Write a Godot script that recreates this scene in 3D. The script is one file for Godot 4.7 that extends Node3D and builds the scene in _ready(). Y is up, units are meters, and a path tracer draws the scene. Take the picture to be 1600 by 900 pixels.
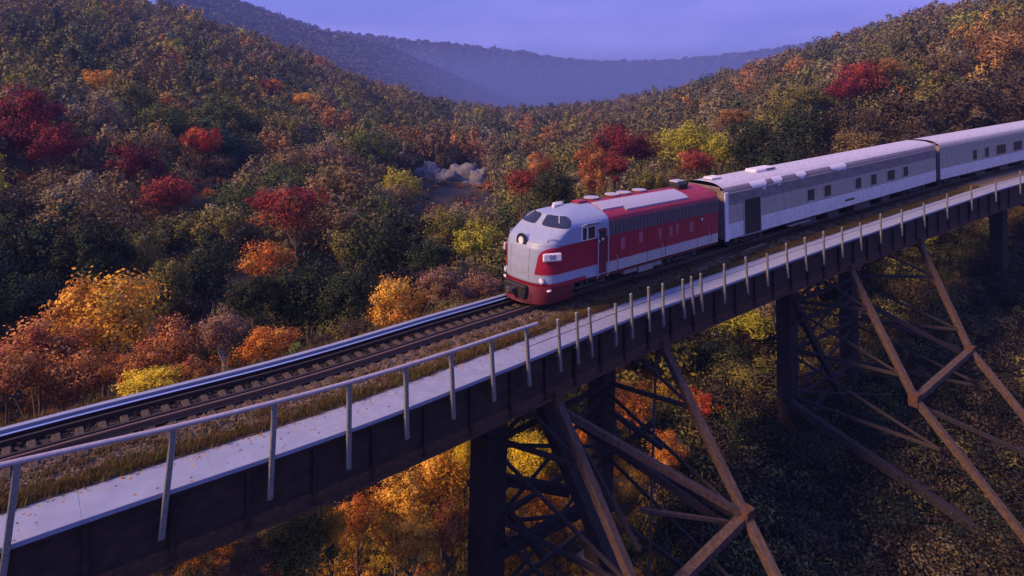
extends Node3D
# A diesel train on a curved railway trestle in an autumn valley at dusk.

# ------------------------------------------------------------------ mesh helper
class Buf:
	var v := PackedVector3Array()
	var n := PackedVector3Array()
	var c := PackedColorArray()
	var i := PackedInt32Array()

	func quad(a: Vector3, b: Vector3, p: Vector3, d: Vector3) -> void:   # counterclockwise from outside
		var m := (p - a).cross(d - b)
		m = m.normalized()
		var k := v.size()
		v.append(a); v.append(b); v.append(p); v.append(d)
		for j in 4:
			n.append(m)
		i.append_array(PackedInt32Array([k, k + 2, k + 1, k, k + 3, k + 2]))

	func tri(a: Vector3, b: Vector3, p: Vector3) -> void:
		var m := (b - a).cross(p - a).normalized()
		var k := v.size()
		v.append(a); v.append(b); v.append(p)
		for j in 3:
			n.append(m)
		i.append_array(PackedInt32Array([k, k + 2, k + 1]))

	func rbox(t: Transform3D, s: Vector3, b := 0.0) -> void:   # a box with chamfered edges
		var h := s * 0.5
		b = minf(b, minf(h.x, minf(h.y, h.z)) * 0.9)
		if b <= 0.0:
			for ax in 3:
				for sg in [-1.0, 1.0]:
					_face(t, h, ax, sg, 0.0)
			return
		for ax in 3:
			for sg in [-1.0, 1.0]:
				_face(t, h, ax, sg, b)
		for ax in 3:
			var e := (ax + 1) % 3
			var f := (ax + 2) % 3
			for se in [-1.0, 1.0]:
				for sf in [-1.0, 1.0]:
					var p0 := Vector3(); var p1 := Vector3()
					p0[e] = se * h[e]; p0[f] = sf * (h[f] - b)
					p1[e] = se * (h[e] - b); p1[f] = sf * h[f]
					var a0 := p0; var a1 := p0; var b0 := p1; var b1 := p1
					a0[ax] = -(h[ax] - b); a1[ax] = h[ax] - b
					b0[ax] = -(h[ax] - b); b1[ax] = h[ax] - b
					if se * sf > 0:
						quad(t * a0, t * b0, t * b1, t * a1)
					else:
						quad(t * a0, t * a1, t * b1, t * b0)
		for sx in [-1.0, 1.0]:
			for sy in [-1.0, 1.0]:
				for sz in [-1.0, 1.0]:
					var px := Vector3(sx * h.x, sy * (h.y - b), sz * (h.z - b))
					var py := Vector3(sx * (h.x - b), sy * h.y, sz * (h.z - b))
					var pz := Vector3(sx * (h.x - b), sy * (h.y - b), sz * h.z)
					if sx * sy * sz > 0:
						tri(t * px, t * py, t * pz)
					else:
						tri(t * px, t * pz, t * py)

	func _face(t: Transform3D, h: Vector3, ax: int, sg: float, b: float) -> void:
		var e := (ax + 1) % 3
		var f := (ax + 2) % 3
		var q := []
		for w in [[-1, -1], [1, -1], [1, 1], [-1, 1]]:
			var p := Vector3()
			p[ax] = sg * h[ax]
			p[e] = w[0] * (h[e] - b)
			p[f] = w[1] * (h[f] - b)
			q.append(t * p)
		if sg > 0:
			quad(q[0], q[1], q[2], q[3])
		else:
			quad(q[0], q[3], q[2], q[1])

	func box(at: Vector3, s: Vector3, b := 0.0) -> void:
		rbox(Transform3D(Basis(), at), s, b)

	func bar(a: Vector3, p: Vector3, w: float, h: float, b := 0.0, side := Vector3.ZERO) -> void:
		var z := (p - a)
		var l := z.length()
		z = z / l
		var x := side if side != Vector3.ZERO else Vector3.UP.cross(z)
		if x.length() < 0.05:
			x = Vector3.RIGHT
		x = (x - z * x.dot(z)).normalized()
		rbox(Transform3D(Basis(x, z.cross(x), z), (a + p) * 0.5), Vector3(w, h, l), b)

	func tube(pts: PackedVector3Array, rad: PackedFloat32Array, sides: int) -> void:
		var base := v.size()
		for k in pts.size():
			var t := (pts[mini(k + 1, pts.size() - 1)] - pts[maxi(k - 1, 0)]).normalized()
			var x := t.cross(Vector3.FORWARD if absf(t.z) < 0.9 else Vector3.RIGHT).normalized()
			var y := t.cross(x)
			for j in sides:
				var an := TAU * j / sides
				var o := x * cos(an) + y * sin(an)
				v.append(pts[k] + o * rad[k])
				n.append(o)
		for k in pts.size() - 1:
			for j in sides:
				var a := base + k * sides + j
				var b := base + k * sides + (j + 1) % sides
				i.append_array(PackedInt32Array([a, a + sides, b, b, a + sides, b + sides]))

	func cyl(a: Vector3, p: Vector3, r: float, sides: int, r2 := -1.0) -> void:   # with caps
		r2 = r if r2 < 0.0 else r2
		tube(PackedVector3Array([a, p]), PackedFloat32Array([r, r2]), sides)
		var t := (p - a).normalized()
		var x := t.cross(Vector3.FORWARD if absf(t.z) < 0.9 else Vector3.RIGHT).normalized()
		var y := t.cross(x)
		for w in [[a, -t, r], [p, t, r2]]:
			var k := v.size()
			v.append(w[0]); n.append(w[1])
			for j in sides:
				var an := TAU * j / sides
				v.append(w[0] + (x * cos(an) + y * sin(an)) * w[2]); n.append(w[1])
			for j in sides:
				var j2 := (j + 1) % sides
				if w[1].dot(t) > 0:
					i.append_array(PackedInt32Array([k, k + 1 + j2, k + 1 + j]))
				else:
					i.append_array(PackedInt32Array([k, k + 1 + j, k + 1 + j2]))

	func grid(rows: Array, away: Vector3) -> void:   # smooth sheet whose normals point away from a point
		var base := v.size()
		var nr := rows.size()
		var nc: int = rows[0].size()
		var mid: Vector3 = rows[nr / 2][nc / 2]
		var sgn := 1.0
		var m0: Vector3 = (rows[mini(nr / 2 + 1, nr - 1)][nc / 2] - rows[maxi(nr / 2 - 1, 0)][nc / 2]).cross(rows[nr / 2][mini(nc / 2 + 1, nc - 1)] - rows[nr / 2][maxi(nc / 2 - 1, 0)])
		if m0.dot(mid - away) < 0.0:
			sgn = -1.0
		for r in nr:
			for q in nc:
				v.append(rows[r][q])
				var du: Vector3 = rows[mini(r + 1, nr - 1)][q] - rows[maxi(r - 1, 0)][q]
				var dv: Vector3 = rows[r][mini(q + 1, nc - 1)] - rows[r][maxi(q - 1, 0)]
				var m := du.cross(dv) * sgn
				n.append(m.normalized() if m.length() > 1e-9 else Vector3.UP)
		for r in nr - 1:
			for q in nc - 1:
				var a := base + r * nc + q
				var b := a + nc
				if sgn > 0:
					i.append_array(PackedInt32Array([a, a + 1, b, a + 1, b + 1, b]))
				else:
					i.append_array(PackedInt32Array([a, b, a + 1, a + 1, b, b + 1]))

	func mesh() -> ArrayMesh:
		var m := ArrayMesh.new()
		var arr := []
		arr.resize(Mesh.ARRAY_MAX)
		arr[Mesh.ARRAY_VERTEX] = v
		arr[Mesh.ARRAY_NORMAL] = n
		if c.size() == v.size():
			arr[Mesh.ARRAY_COLOR] = c
		arr[Mesh.ARRAY_INDEX] = i
		m.add_surface_from_arrays(Mesh.PRIMITIVE_TRIANGLES, arr)
		return m

# ------------------------------------------------------------------ naming helpers
var taken := {}
var rng := RandomNumberGenerator.new()
var M := {}

func numbered(called: String) -> String:
	var k: int = taken.get(called, 0)
	taken[called] = k + 1
	return called if k == 0 else "%s_%03d" % [called, k]

func tag(o: Node, label: String, category := "", group := "", kind := "") -> void:
	if label: o.set_meta("label", label)
	if category: o.set_meta("category", category)
	if group: o.set_meta("group", group)
	if kind: o.set_meta("kind", kind)

func thing(called: String, label: String, category: String, group := "", at := Vector3.ZERO) -> Node3D:
	var o := Node3D.new()
	o.name = numbered(called)
	add_child(o)
	o.position = at
	tag(o, label, category, group)
	return o

func obj(called: String, b: Variant, m: Material, parent: Node = null) -> MeshInstance3D:
	var o := MeshInstance3D.new()
	o.mesh = b.mesh() if b is Buf else b
	o.material_override = m
	if parent:
		o.name = called
		parent.add_child(o, true)
	else:
		o.name = numbered(called)
		add_child(o)
	return o

func part_node(called: String, parent: Node) -> Node3D:
	var o := Node3D.new()
	o.name = called
	parent.add_child(o, true)
	return o

# ------------------------------------------------------------------ materials
func lin(r: float, g: float, b: float) -> Color:
	return Color(r, g, b).linear_to_srgb()

func mat(c: Color, rough := 0.7, metal := 0.0) -> StandardMaterial3D:
	var m := StandardMaterial3D.new()
	m.albedo_color = c
	m.roughness = rough
	m.metallic = metal
	return m

func noise_tex(ca: Color, cb: Color, freq: float, octaves: int, sd: int, contrast := 0.0) -> NoiseTexture2D:
	var f := FastNoiseLite.new()
	f.seed = sd
	f.noise_type = FastNoiseLite.TYPE_SIMPLEX_SMOOTH
	f.frequency = freq
	f.fractal_octaves = octaves
	var g := Gradient.new()
	g.offsets = PackedFloat32Array([contrast, 1.0 - contrast])
	g.colors = PackedColorArray([ca, cb])
	var t := NoiseTexture2D.new()
	t.width = 256; t.height = 256; t.seamless = true
	t.noise = f
	t.color_ramp = g
	return t

func nmat(ca: Color, cb: Color, size: float, rough := 0.8, metal := 0.0, world := false, freq := 0.03, sd := 1, relief := 0.0, contrast := 0.2) -> StandardMaterial3D:
	var m := mat(Color.WHITE, rough, metal)
	m.albedo_texture = noise_tex(ca, cb, freq, 5, sd, contrast)
	m.uv1_triplanar = true
	m.uv1_world_triplanar = world
	m.uv1_scale = Vector3.ONE / size
	if relief < 0.0:
		m.heightmap_enabled = true
		m.heightmap_texture = noise_tex(Color.BLACK, Color.WHITE, freq * 1.7, 5, sd + 7)
		m.heightmap_scale = relief
	return m

func leaf_mat(back := 0.35) -> StandardMaterial3D:
	var m := mat(Color.WHITE, 0.75)
	m.vertex_color_use_as_albedo = true
	m.metallic_specular = 0.25
	m.cull_mode = BaseMaterial3D.CULL_DISABLED
	m.backlight_enabled = true
	m.backlight = Color(back, back, back)
	return m

# ------------------------------------------------------------------ geometry of the place
func pt(px: float, py: float, d: float) -> Vector3:
	return Vector3((px - 800.0) / 1000.0 * d, 11.0 - (py - 120.0) / 1000.0 * d, -d)

func px_of(p: Vector3) -> float:
	return 800.0 - p.x / p.z * 1000.0

# the outer edge of the walkway as a curve, resampled every half metre
const DS := 0.5
var way := PackedVector3Array()
var s_zero := 0.0

func make_way() -> void:
	var k := [Vector3(-44, .5, 13.5), Vector3(-31.5, .45, 2.9), Vector3(-21, .38, -6.9), Vector3(-11.5, .31, -14.6), Vector3(-5.0, .2, -19.6), Vector3(.607, .25, -24.3), Vector3(6.0, -.14, -30.0), Vector3(11.4, -.28, -34.6), Vector3(20.75, .02, -41.5),
		Vector3(37.1, .58, -53), Vector3(47.6, 1.18, -59.5), Vector3(75, 2.2, -76), Vector3(110, 3, -96), Vector3(150, 4, -118)]
	var fine := PackedVector3Array()
	for a in range(1, k.size() - 2):
		for j in 60:
			var p: Vector3 = k[a]
			fine.append(p.cubic_interpolate(k[a + 1], k[a - 1], k[a + 2], j / 60.0))
	var left := 0.0
	way.append(fine[0])
	for j in range(1, fine.size()):
		var seg := fine[j] - fine[j - 1]
		var l := seg.length()
		var t := DS - left
		while t <= l:
			way.append(fine[j - 1] + seg * (t / l))
			t += DS
		left = l - (t - DS)

func frame(s: float) -> Array:   # [point, along, across to the far side]
	var f := clampf(s / DS, 0.0, way.size() - 1.001)
	var k := int(f)
	var p := way[k].lerp(way[k + 1], f - k)
	var t := (way[mini(k + 3, way.size() - 1)] - way[maxi(k - 2, 0)]).normalized()
	return [p, t, Vector3(t.z, 0, -t.x).normalized()]

func on_way(s: float, o: float, h: float) -> Vector3:
	var f := frame(s)
	return f[0] + f[2] * o + Vector3(0, h, 0)

func s_at(px: float, o := 0.0, h := 0.0) -> float:
	var lo := 20.0
	var hi := (way.size() - 2) * DS
	for j in 40:
		var mid := (lo + hi) * 0.5
		var p := on_way(mid, o, h)
		if p.z > -3.0 or px_of(p) < px:
			lo = mid
		else:
			hi = mid
	return lo

func way_offset(x: float, z: float) -> float:   # signed distance beyond the walkway's outer edge
	var best := 1e9
	var out := 0.0
	for k in range(0, way.size() - 4, 6):
		var e := Vector2(x - way[k].x, z - way[k].z)
		var l := e.length_squared()
		if l < best:
			best = l
			var t := way[k + 3] - way[k]
			var m := Vector2(t.z, -t.x).normalized()
			out = e.dot(m)
	return out if absf(out) > 0.6 * sqrt(best) else sqrt(best) * signf(out)

func sweep(b: Buf, prof: Array, s0: float, s1: float, ds := 1.0, caps := true) -> void:   # profile (across, height): up the near side, over the top, down the far side
	var m := int(ceil((s1 - s0) / ds))
	var rows := []
	for j in m + 1:
		var s := lerpf(s0, s1, float(j) / m)
		var r := PackedVector3Array()
		for q in prof:
			r.append(on_way(s, q.x, q.y))
		rows.append(r)
	for j in m:
		for e in prof.size():
			var e2 := (e + 1) % prof.size()
			b.quad(rows[j][e], rows[j + 1][e], rows[j + 1][e2], rows[j][e2])
	if caps and prof.size() == 4:
		b.quad(rows[0][0], rows[0][1], rows[0][2], rows[0][3])
		b.quad(rows[m][3], rows[m][2], rows[m][1], rows[m][0])

func rect(o0: float, o1: float, h0: float, h1: float) -> Array:
	return [Vector2(o0, h0), Vector2(o0, h1), Vector2(o1, h1), Vector2(o1, h0)]

# terrain: a least-squares surface through surveyed points [bearing px, distance, height]
var survey := PackedVector3Array()
var ground_h := PackedFloat32Array()
var g_theta := PackedFloat32Array()
var g_r := PackedFloat32Array()
var rough_noise := FastNoiseLite.new()

func add_survey(px: float, list: Array) -> void:
	var th := atan((px - 800.0) / 1000.0)
	for q in list:
		survey.append(Vector3(th / 0.16, log(q[0] / cos(th)) / 0.38, q[1]))

func survey_height(th: float, r: float) -> float:
	var u := th / 0.16
	var v := log(r) / 0.38
	var s := 0.0; var su := 0.0; var sv := 0.0; var suu := 0.02; var suv := 0.0; var svv := 0.02
	var h := 0.0; var hu := 0.0; var hv := 0.0
	for q in survey:
		var a := q.x - u
		var b := q.y - v
		var w := exp(-0.5 * (a * a + b * b)) + 1e-5 / (1.0 + a * a + b * b)
		s += w; su += w * a; sv += w * b; suu += w * a * a; suv += w * a * b; svv += w * b * b
		h += w * q.z; hu += w * a * q.z; hv += w * b * q.z
	var det := s * (suu * svv - suv * suv) - su * (su * svv - suv * sv) + sv * (su * suv - suu * sv)
	var plain := h / s
	if absf(det) < 1e-12:
		return plain
	var fit := (h * (suu * svv - suv * suv) - su * (hu * svv - suv * hv) + sv * (hu * suv - suu * hv)) / det
	return clampf(fit, plain - 25.0, plain + 25.0)

func make_ground() -> void:
	add_survey(-1400, [[12, -8], [30, -5], [60, 2], [120, 20], [220, 50], [400, 100], [900, 120]])
	add_survey(-500, [[12, -8], [30, -7], [50, -7], [90, 2], [150, 16], [250, 42], [400, 85], [900, 120]])
	add_survey(0, [[12, -8], [22, -8], [30, -7], [45, -8], [75, -3], [120, 3], [150, 8], [220, 28], [350, 66], [500, 100], [900, 105]])
	add_survey(200, [[14, -9], [24, -8], [32, -8], [50, -10], [75, -8], [120, -3], [200, 14], [300, 35], [430, 66], [600, 62], [900, 40]])
	add_survey(330, [[30, -9], [60, -10], [110, -6], [180, 3], [300, 26], [440, 53], [560, 40], [900, 0]])
	add_survey(460, [[16, -10], [30, -10], [70, -11], [120, -8], [200, 0], [300, 12], [480, 33], [600, 15], [900, -40]])
	add_survey(600, [[18, -11], [30, -12], [70, -13], [120, -14], [200, -12], [300, -9], [430, -9], [560, -14], [700, -30], [900, -60]])
	add_survey(720, [[20, -12], [40, -13], [80, -15], [130, -18], [200, -20], [300, -22], [450, -26], [680, -38], [900, -66]])
	add_survey(850, [[22, -13], [40, -14], [60, -14], [100, -15], [200, -26], [400, -40], [700, -58], [900, -75]])
	add_survey(970, [[24, -14], [45, -13], [85, -9], [150, -14], [300, -20], [500, -26], [740, -30], [900, -55]])
	add_survey(1100, [[26, -15], [45, -13], [80, -7], [150, -8], [250, -9], [400, -7], [640, -4], [900, -30]])
	add_survey(1250, [[30, -16], [45, -16], [70, -5], [110, -2], [170, 1], [270, 9], [420, 22], [540, 24], [900, 0]])
	add_survey(1360, [[34, -16], [46, -17], [65, -7], [110, 3], [200, 12], [320, 26], [450, 33], [900, 20]])
	add_survey(1500, [[36, -17], [52, -17], [74, -5], [110, 1], [160, 11], [230, 27], [330, 42], [500, 50], [900, 50]])
	add_survey(1620, [[36, -17], [60, -14], [80, -3], [120, 9], [160, 18], [230, 34], [400, 60], [900, 80]])
	add_survey(2100, [[14, -12], [40, -14], [70, -9], [110, 6], [160, 22], [300, 52], [900, 100]])
	add_survey(3400, [[14, -10], [40, -10], [90, 5], [200, 30], [500, 80], [900, 100]])
	for a in [-2.0, -2.6, 2.0, 2.6, 3.1, -3.1]:
		for q in [[10, -6], [40, -4], [120, 4], [400, 15], [900, 20]]:
			survey.append(Vector3(a / 0.16, log(q[0]) / 0.38, q[1]))
	rough_noise.seed = 5
	rough_noise.frequency = 0.035
	rough_noise.fractal_octaves = 4
	for k in 37:
		g_theta.append(-PI + k * (PI - 1.05) / 37.0)
	for k in 131:
		g_theta.append(-1.05 + k * 2.1 / 131.0)
	for k in 38:
		g_theta.append(1.05 + k * (PI - 1.05) / 37.0)
	for k in 84:
		g_r.append(3.0 * pow(1100.0 / 3.0, k / 83.0))
	g_r.append(1700.0)
	g_r.append(2750.0)
	for a in g_theta:
		for r in g_r:
			var h := survey_height(a, minf(r, 950.0))
			h += rough_noise.get_noise_2d(r * sin(a), r * cos(a)) * clampf(r * 0.02, 0.5, 3.0)
			if r > 1500.0:
				h = -70.0
			ground_h.append(h)
	var b := Buf.new()
	var nr := g_r.size()
	var rows := []
	for a in g_theta.size():
		var row := PackedVector3Array()
		for j in nr:
			row.append(Vector3(g_r[j] * sin(g_theta[a]), ground_h[a * nr + j], -g_r[j] * cos(g_theta[a])))
		rows.append(row)
	b.grid(rows, Vector3(0, -5000, 0))
	# close the small hole under the camera
	var mid := Vector3(0, -7.0, 0)
	for a in g_theta.size() - 1:
		b.tri(mid, rows[a][0], rows[a + 1][0])
	var o := obj("ground", b, M.soil)
	tag(o, "leaf-strewn wooded ground of the valley and its slopes", "", "", "structure")

func height(x: float, z: float) -> float:
	var r := maxf(sqrt(x * x + z * z), 3.01)
	var th := atan2(x, -z)
	var nr := g_r.size()
	var a := clampi(g_theta.bsearch(th) - 1, 0, g_theta.size() - 2)
	var j := clampi(g_r.bsearch(r) - 1, 0, nr - 2)
	var fa := clampf((th - g_theta[a]) / (g_theta[a + 1] - g_theta[a]), 0, 1)
	var fj := clampf((r - g_r[j]) / (g_r[j + 1] - g_r[j]), 0, 1)
	return lerpf(lerpf(ground_h[a * nr + j], ground_h[a * nr + j + 1], fj), lerpf(ground_h[(a + 1) * nr + j], ground_h[(a + 1) * nr + j + 1], fj), fa)

# ------------------------------------------------------------------ _ready
func _ready() -> void:
	rng.seed = 11
	# camera: level, with the lens shifted down
	var cam := Camera3D.new()
	cam.name = "camera"
	cam.position = Vector3(0, 11, 0)
	cam.set_frustum(0.45, Vector2(0, -0.165), 0.5, 9000.0)
	add_child(cam)
	cam.current = true
	# sky
	var env := Environment.new()
	env.background_mode = Environment.BG_SKY
	env.tonemap_mode = Environment.TONE_MAPPER_LINEAR
	env.tonemap_exposure = 2.0
	env.sdfgi_enabled = true
	env.ssao_enabled = true
	env.ssil_enabled = true
	var sm := ProceduralSkyMaterial.new()
	sm.sky_top_color = lin(.082, .132, .45)
	sm.sky_horizon_color = lin(.30, .285, .74)
	sm.sky_curve = 0.065
	sm.ground_bottom_color = lin(.03, .03, .05)
	sm.ground_horizon_color = lin(.1, .1, .2)
	sm.sun_angle_max = 2.0
	sm.sky_cover = cloud_cover()
	sm.sky_cover_modulate = Color(1, 1, 1, 1)
	var sky := Sky.new()
	sky.sky_material = sm
	env.sky = sky
	env.fog_enabled = true
	env.fog_density = 0.00035
	env.volumetric_fog_enabled = true
	env.volumetric_fog_density = 0.0
	env.fog_light_color = lin(.26, .38, 1.0)
	var we := WorldEnvironment.new()
	we.name = "world_environment"
	we.environment = env
	add_child(we)
	# sun: low, veiled, from behind the camera's left shoulder
	var sun := DirectionalLight3D.new()
	sun.name = "sun"
	sun.light_color = Color(1.0, .80, .60)
	sun.light_energy = 0.95
	sun.light_angular_distance = 12.0
	sun.shadow_enabled = true
	add_child(sun)
	sun.look_at_from_position(Vector3(-78, 65, 37), Vector3.ZERO)

	make_materials()
	make_way()
	make_ground()
	far_ridges()
	valley_haze()
	bridge()
	railing()
	track()
	fallen_leaves()
	train()
	forest()
	trackside()

func cloud_cover() -> ImageTexture:
	var w := 1024
	var h := 512
	var im := Image.create(w, h, false, Image.FORMAT_RGBA8)
	var f := FastNoiseLite.new()
	f.seed = 9
	f.frequency = 1.6
	f.fractal_octaves = 4
	for y in h / 2:
		var el := (0.5 - (y + 0.5) / h) * PI
		for x in w:
			var az := (x + 0.5) / w * TAU
			var p := Vector3(cos(el) * cos(az), sin(el) * 3.5, cos(el) * sin(az))
			var q := clampf(f.get_noise_3dv(p) * 1.5 + 0.12, 0.0, 1.0)
			im.set_pixel(x, y, Color(.62, .48, .66, q * 0.42))
	return ImageTexture.create_from_image(im)

func make_materials() -> void:
	M.soil = nmat(lin(.022, .016, .012), lin(.06, .04, .026), 9.0, 0.95, 0.0, true, 0.04, 3, 12.0)
	M.far_wood = nmat(lin(.05, .045, .025), lin(.13, .10, .055), 160.0, 0.95, 0.0, true, 0.06, 4)
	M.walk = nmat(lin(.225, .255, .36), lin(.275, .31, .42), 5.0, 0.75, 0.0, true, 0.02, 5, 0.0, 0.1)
	M.walk_b = nmat(lin(.24, .265, .365), lin(.285, .315, .425), 3.0, 0.75, 0.0, true, 0.03, 51, 0.0, 0.1)
	M.walk_c = nmat(lin(.215, .24, .34), lin(.27, .30, .41), 4.0, 0.75, 0.0, true, 0.025, 52, 0.0, 0.1)
	M.rust = nmat(lin(.045, .022, .014), lin(.13, .05, .024), 1.4, 0.85, 0.0, true, 0.03, 53)
	M.concrete = nmat(lin(.14, .13, .12), lin(.24, .22, .20), 2.0, 0.9, 0.0, true, 0.03, 54)
	M.steel_dark = nmat(lin(.018, .013, .014), lin(.04, .024, .022), 2.2, 0.75, 0.1, true, 0.03, 6, 0.4)
	M.girder = nmat(lin(.022, .014, .011), lin(.06, .032, .022), 3.0, 0.75, 0.1, true, 0.025, 8, 0.4)
	M.timber = nmat(lin(.05, .031, .024), lin(.115, .07, .053), 2.0, 0.9, 0.0, true, 0.03, 12, 1.0)
	M.column = nmat(lin(.016, .012, .013), lin(.045, .03, .028), 1.6, 0.85, 0.0, true, 0.03, 14, 0.8)
	M.galv = nmat(lin(.19, .20, .20), lin(.32, .32, .31), 0.8, 0.5, 0.35, true, 0.03, 15)
	M.hand = nmat(lin(.34, .31, .34), lin(.48, .43, .46), 1.2, 0.55, 0.1, true, 0.03, 16)
	M.ballast = nmat(lin(.09, .062, .045), lin(.22, .15, .10), 0.7, 0.95, 0.0, true, 0.08, 17, 3.0)
	M.dark_ballast = nmat(lin(.012, .011, .014), lin(.04, .034, .036), 0.8, 0.85, 0.0, true, 0.08, 18, 3.0)  # ballast made near-black for the strip between the rails
	M.sleeper = nmat(lin(.035, .025, .02), lin(.095, .066, .05), 0.9, 0.9, 0.0, true, 0.03, 19, 0.6)
	M.rail_side = nmat(lin(.02, .014, .013), lin(.05, .03, .024), 0.6, 0.7, 0.3, true, 0.04, 20)
	M.rail_head = mat(lin(.75, .74, .78), 0.28, 0.9)
	M.rail_rust = nmat(lin(.09, .055, .04), lin(.20, .12, .085), 0.6, 0.6, 0.3, true, 0.04, 20)
	# train
	M.white = nmat(lin(.265, .315, .44), lin(.315, .37, .51), 1.6, 0.42, 0.0, false, 0.02, 21, 0.0, 0.1)
	M.stripe = nmat(lin(.36, .37, .42), lin(.52, .52, .56), 1.2, 0.4, 0.3, false, 0.03, 22)
	M.red = nmat(lin(.24, .008, .03), lin(.34, .016, .04), 1.8, 0.4, 0.0, false, 0.02, 23)
	M.red_dark = nmat(lin(.09, .008, .018), lin(.17, .016, .03), 0.9, 0.55, 0.0, false, 0.03, 24)
	M.roof_red = nmat(lin(.25, .014, .036), lin(.35, .03, .06), 1.5, 0.6, 0.0, false, 0.03, 25)
	M.grille = nmat(lin(.10, .085, .10), lin(.19, .155, .175), 0.7, 0.5, 0.4, false, 0.04, 26)
	M.roof_pale = nmat(lin(.36, .36, .44), lin(.46, .45, .53), 1.2, 0.6, 0.0, false, 0.03, 27)
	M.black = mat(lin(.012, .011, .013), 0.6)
	M.rubber = mat(lin(.02, .02, .022), 0.8)
	M.glass = mat(lin(.012, .014, .022), 0.06)
	M.glass.metallic_specular = 0.75
	M.glass.albedo_color = lin(.02, .022, .034)
	M.under = nmat(lin(.03, .026, .03), lin(.11, .09, .09), 0.6, 0.8, 0.0, false, 0.04, 28)
	M.tank = nmat(lin(.20, .19, .20), lin(.34, .32, .32), 0.8, 0.6, 0.1, false, 0.03, 29)
	M.car_low = nmat(lin(.52, .51, .53), lin(.66, .64, .65), 4.0, 0.42, 0.4, false, 0.03, 30)
	M.car_mid = nmat(lin(.36, .34, .31), lin(.45, .42, .385), 5.0, 0.5, 0.3, false, 0.03, 31)
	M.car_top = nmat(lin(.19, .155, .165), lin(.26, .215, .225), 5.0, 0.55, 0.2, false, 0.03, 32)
	M.car_roof = nmat(lin(.44, .43, .50), lin(.60, .58, .64), 3.0, 0.6, 0.1, false, 0.03, 33)
	M.patch = nmat(lin(.62, .60, .68), lin(.74, .72, .78), 1.2, 0.6, 0.0, false, 0.03, 34)
	M.mark = nmat(lin(.30, .06, .10), lin(.44, .14, .19), 0.4, 0.5, 0.0, false, 0.05, 35)
	M.plate = mat(lin(.72, .70, .74), 0.4)
	M.lens = mat(lin(.80, .80, .84), 0.12)
	M.ink = mat(lin(.02, .02, .03), 0.6)
	M.bark = nmat(lin(.05, .035, .028), lin(.13, .095, .075), 0.7, 0.95, 0.0, false, 0.05, 36, 1.5)
	M.pale_bark = nmat(lin(.32, .27, .23), lin(.52, .46, .41), 0.5, 0.9, 0.0, false, 0.05, 37, 0.6)
	M.rock = nmat(lin(.05, .05, .06), lin(.30, .30, .34), 2.2, 0.9, 0.0, true, 0.05, 38, 8.0)
	M.leaf = leaf_mat(0.6)

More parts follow.
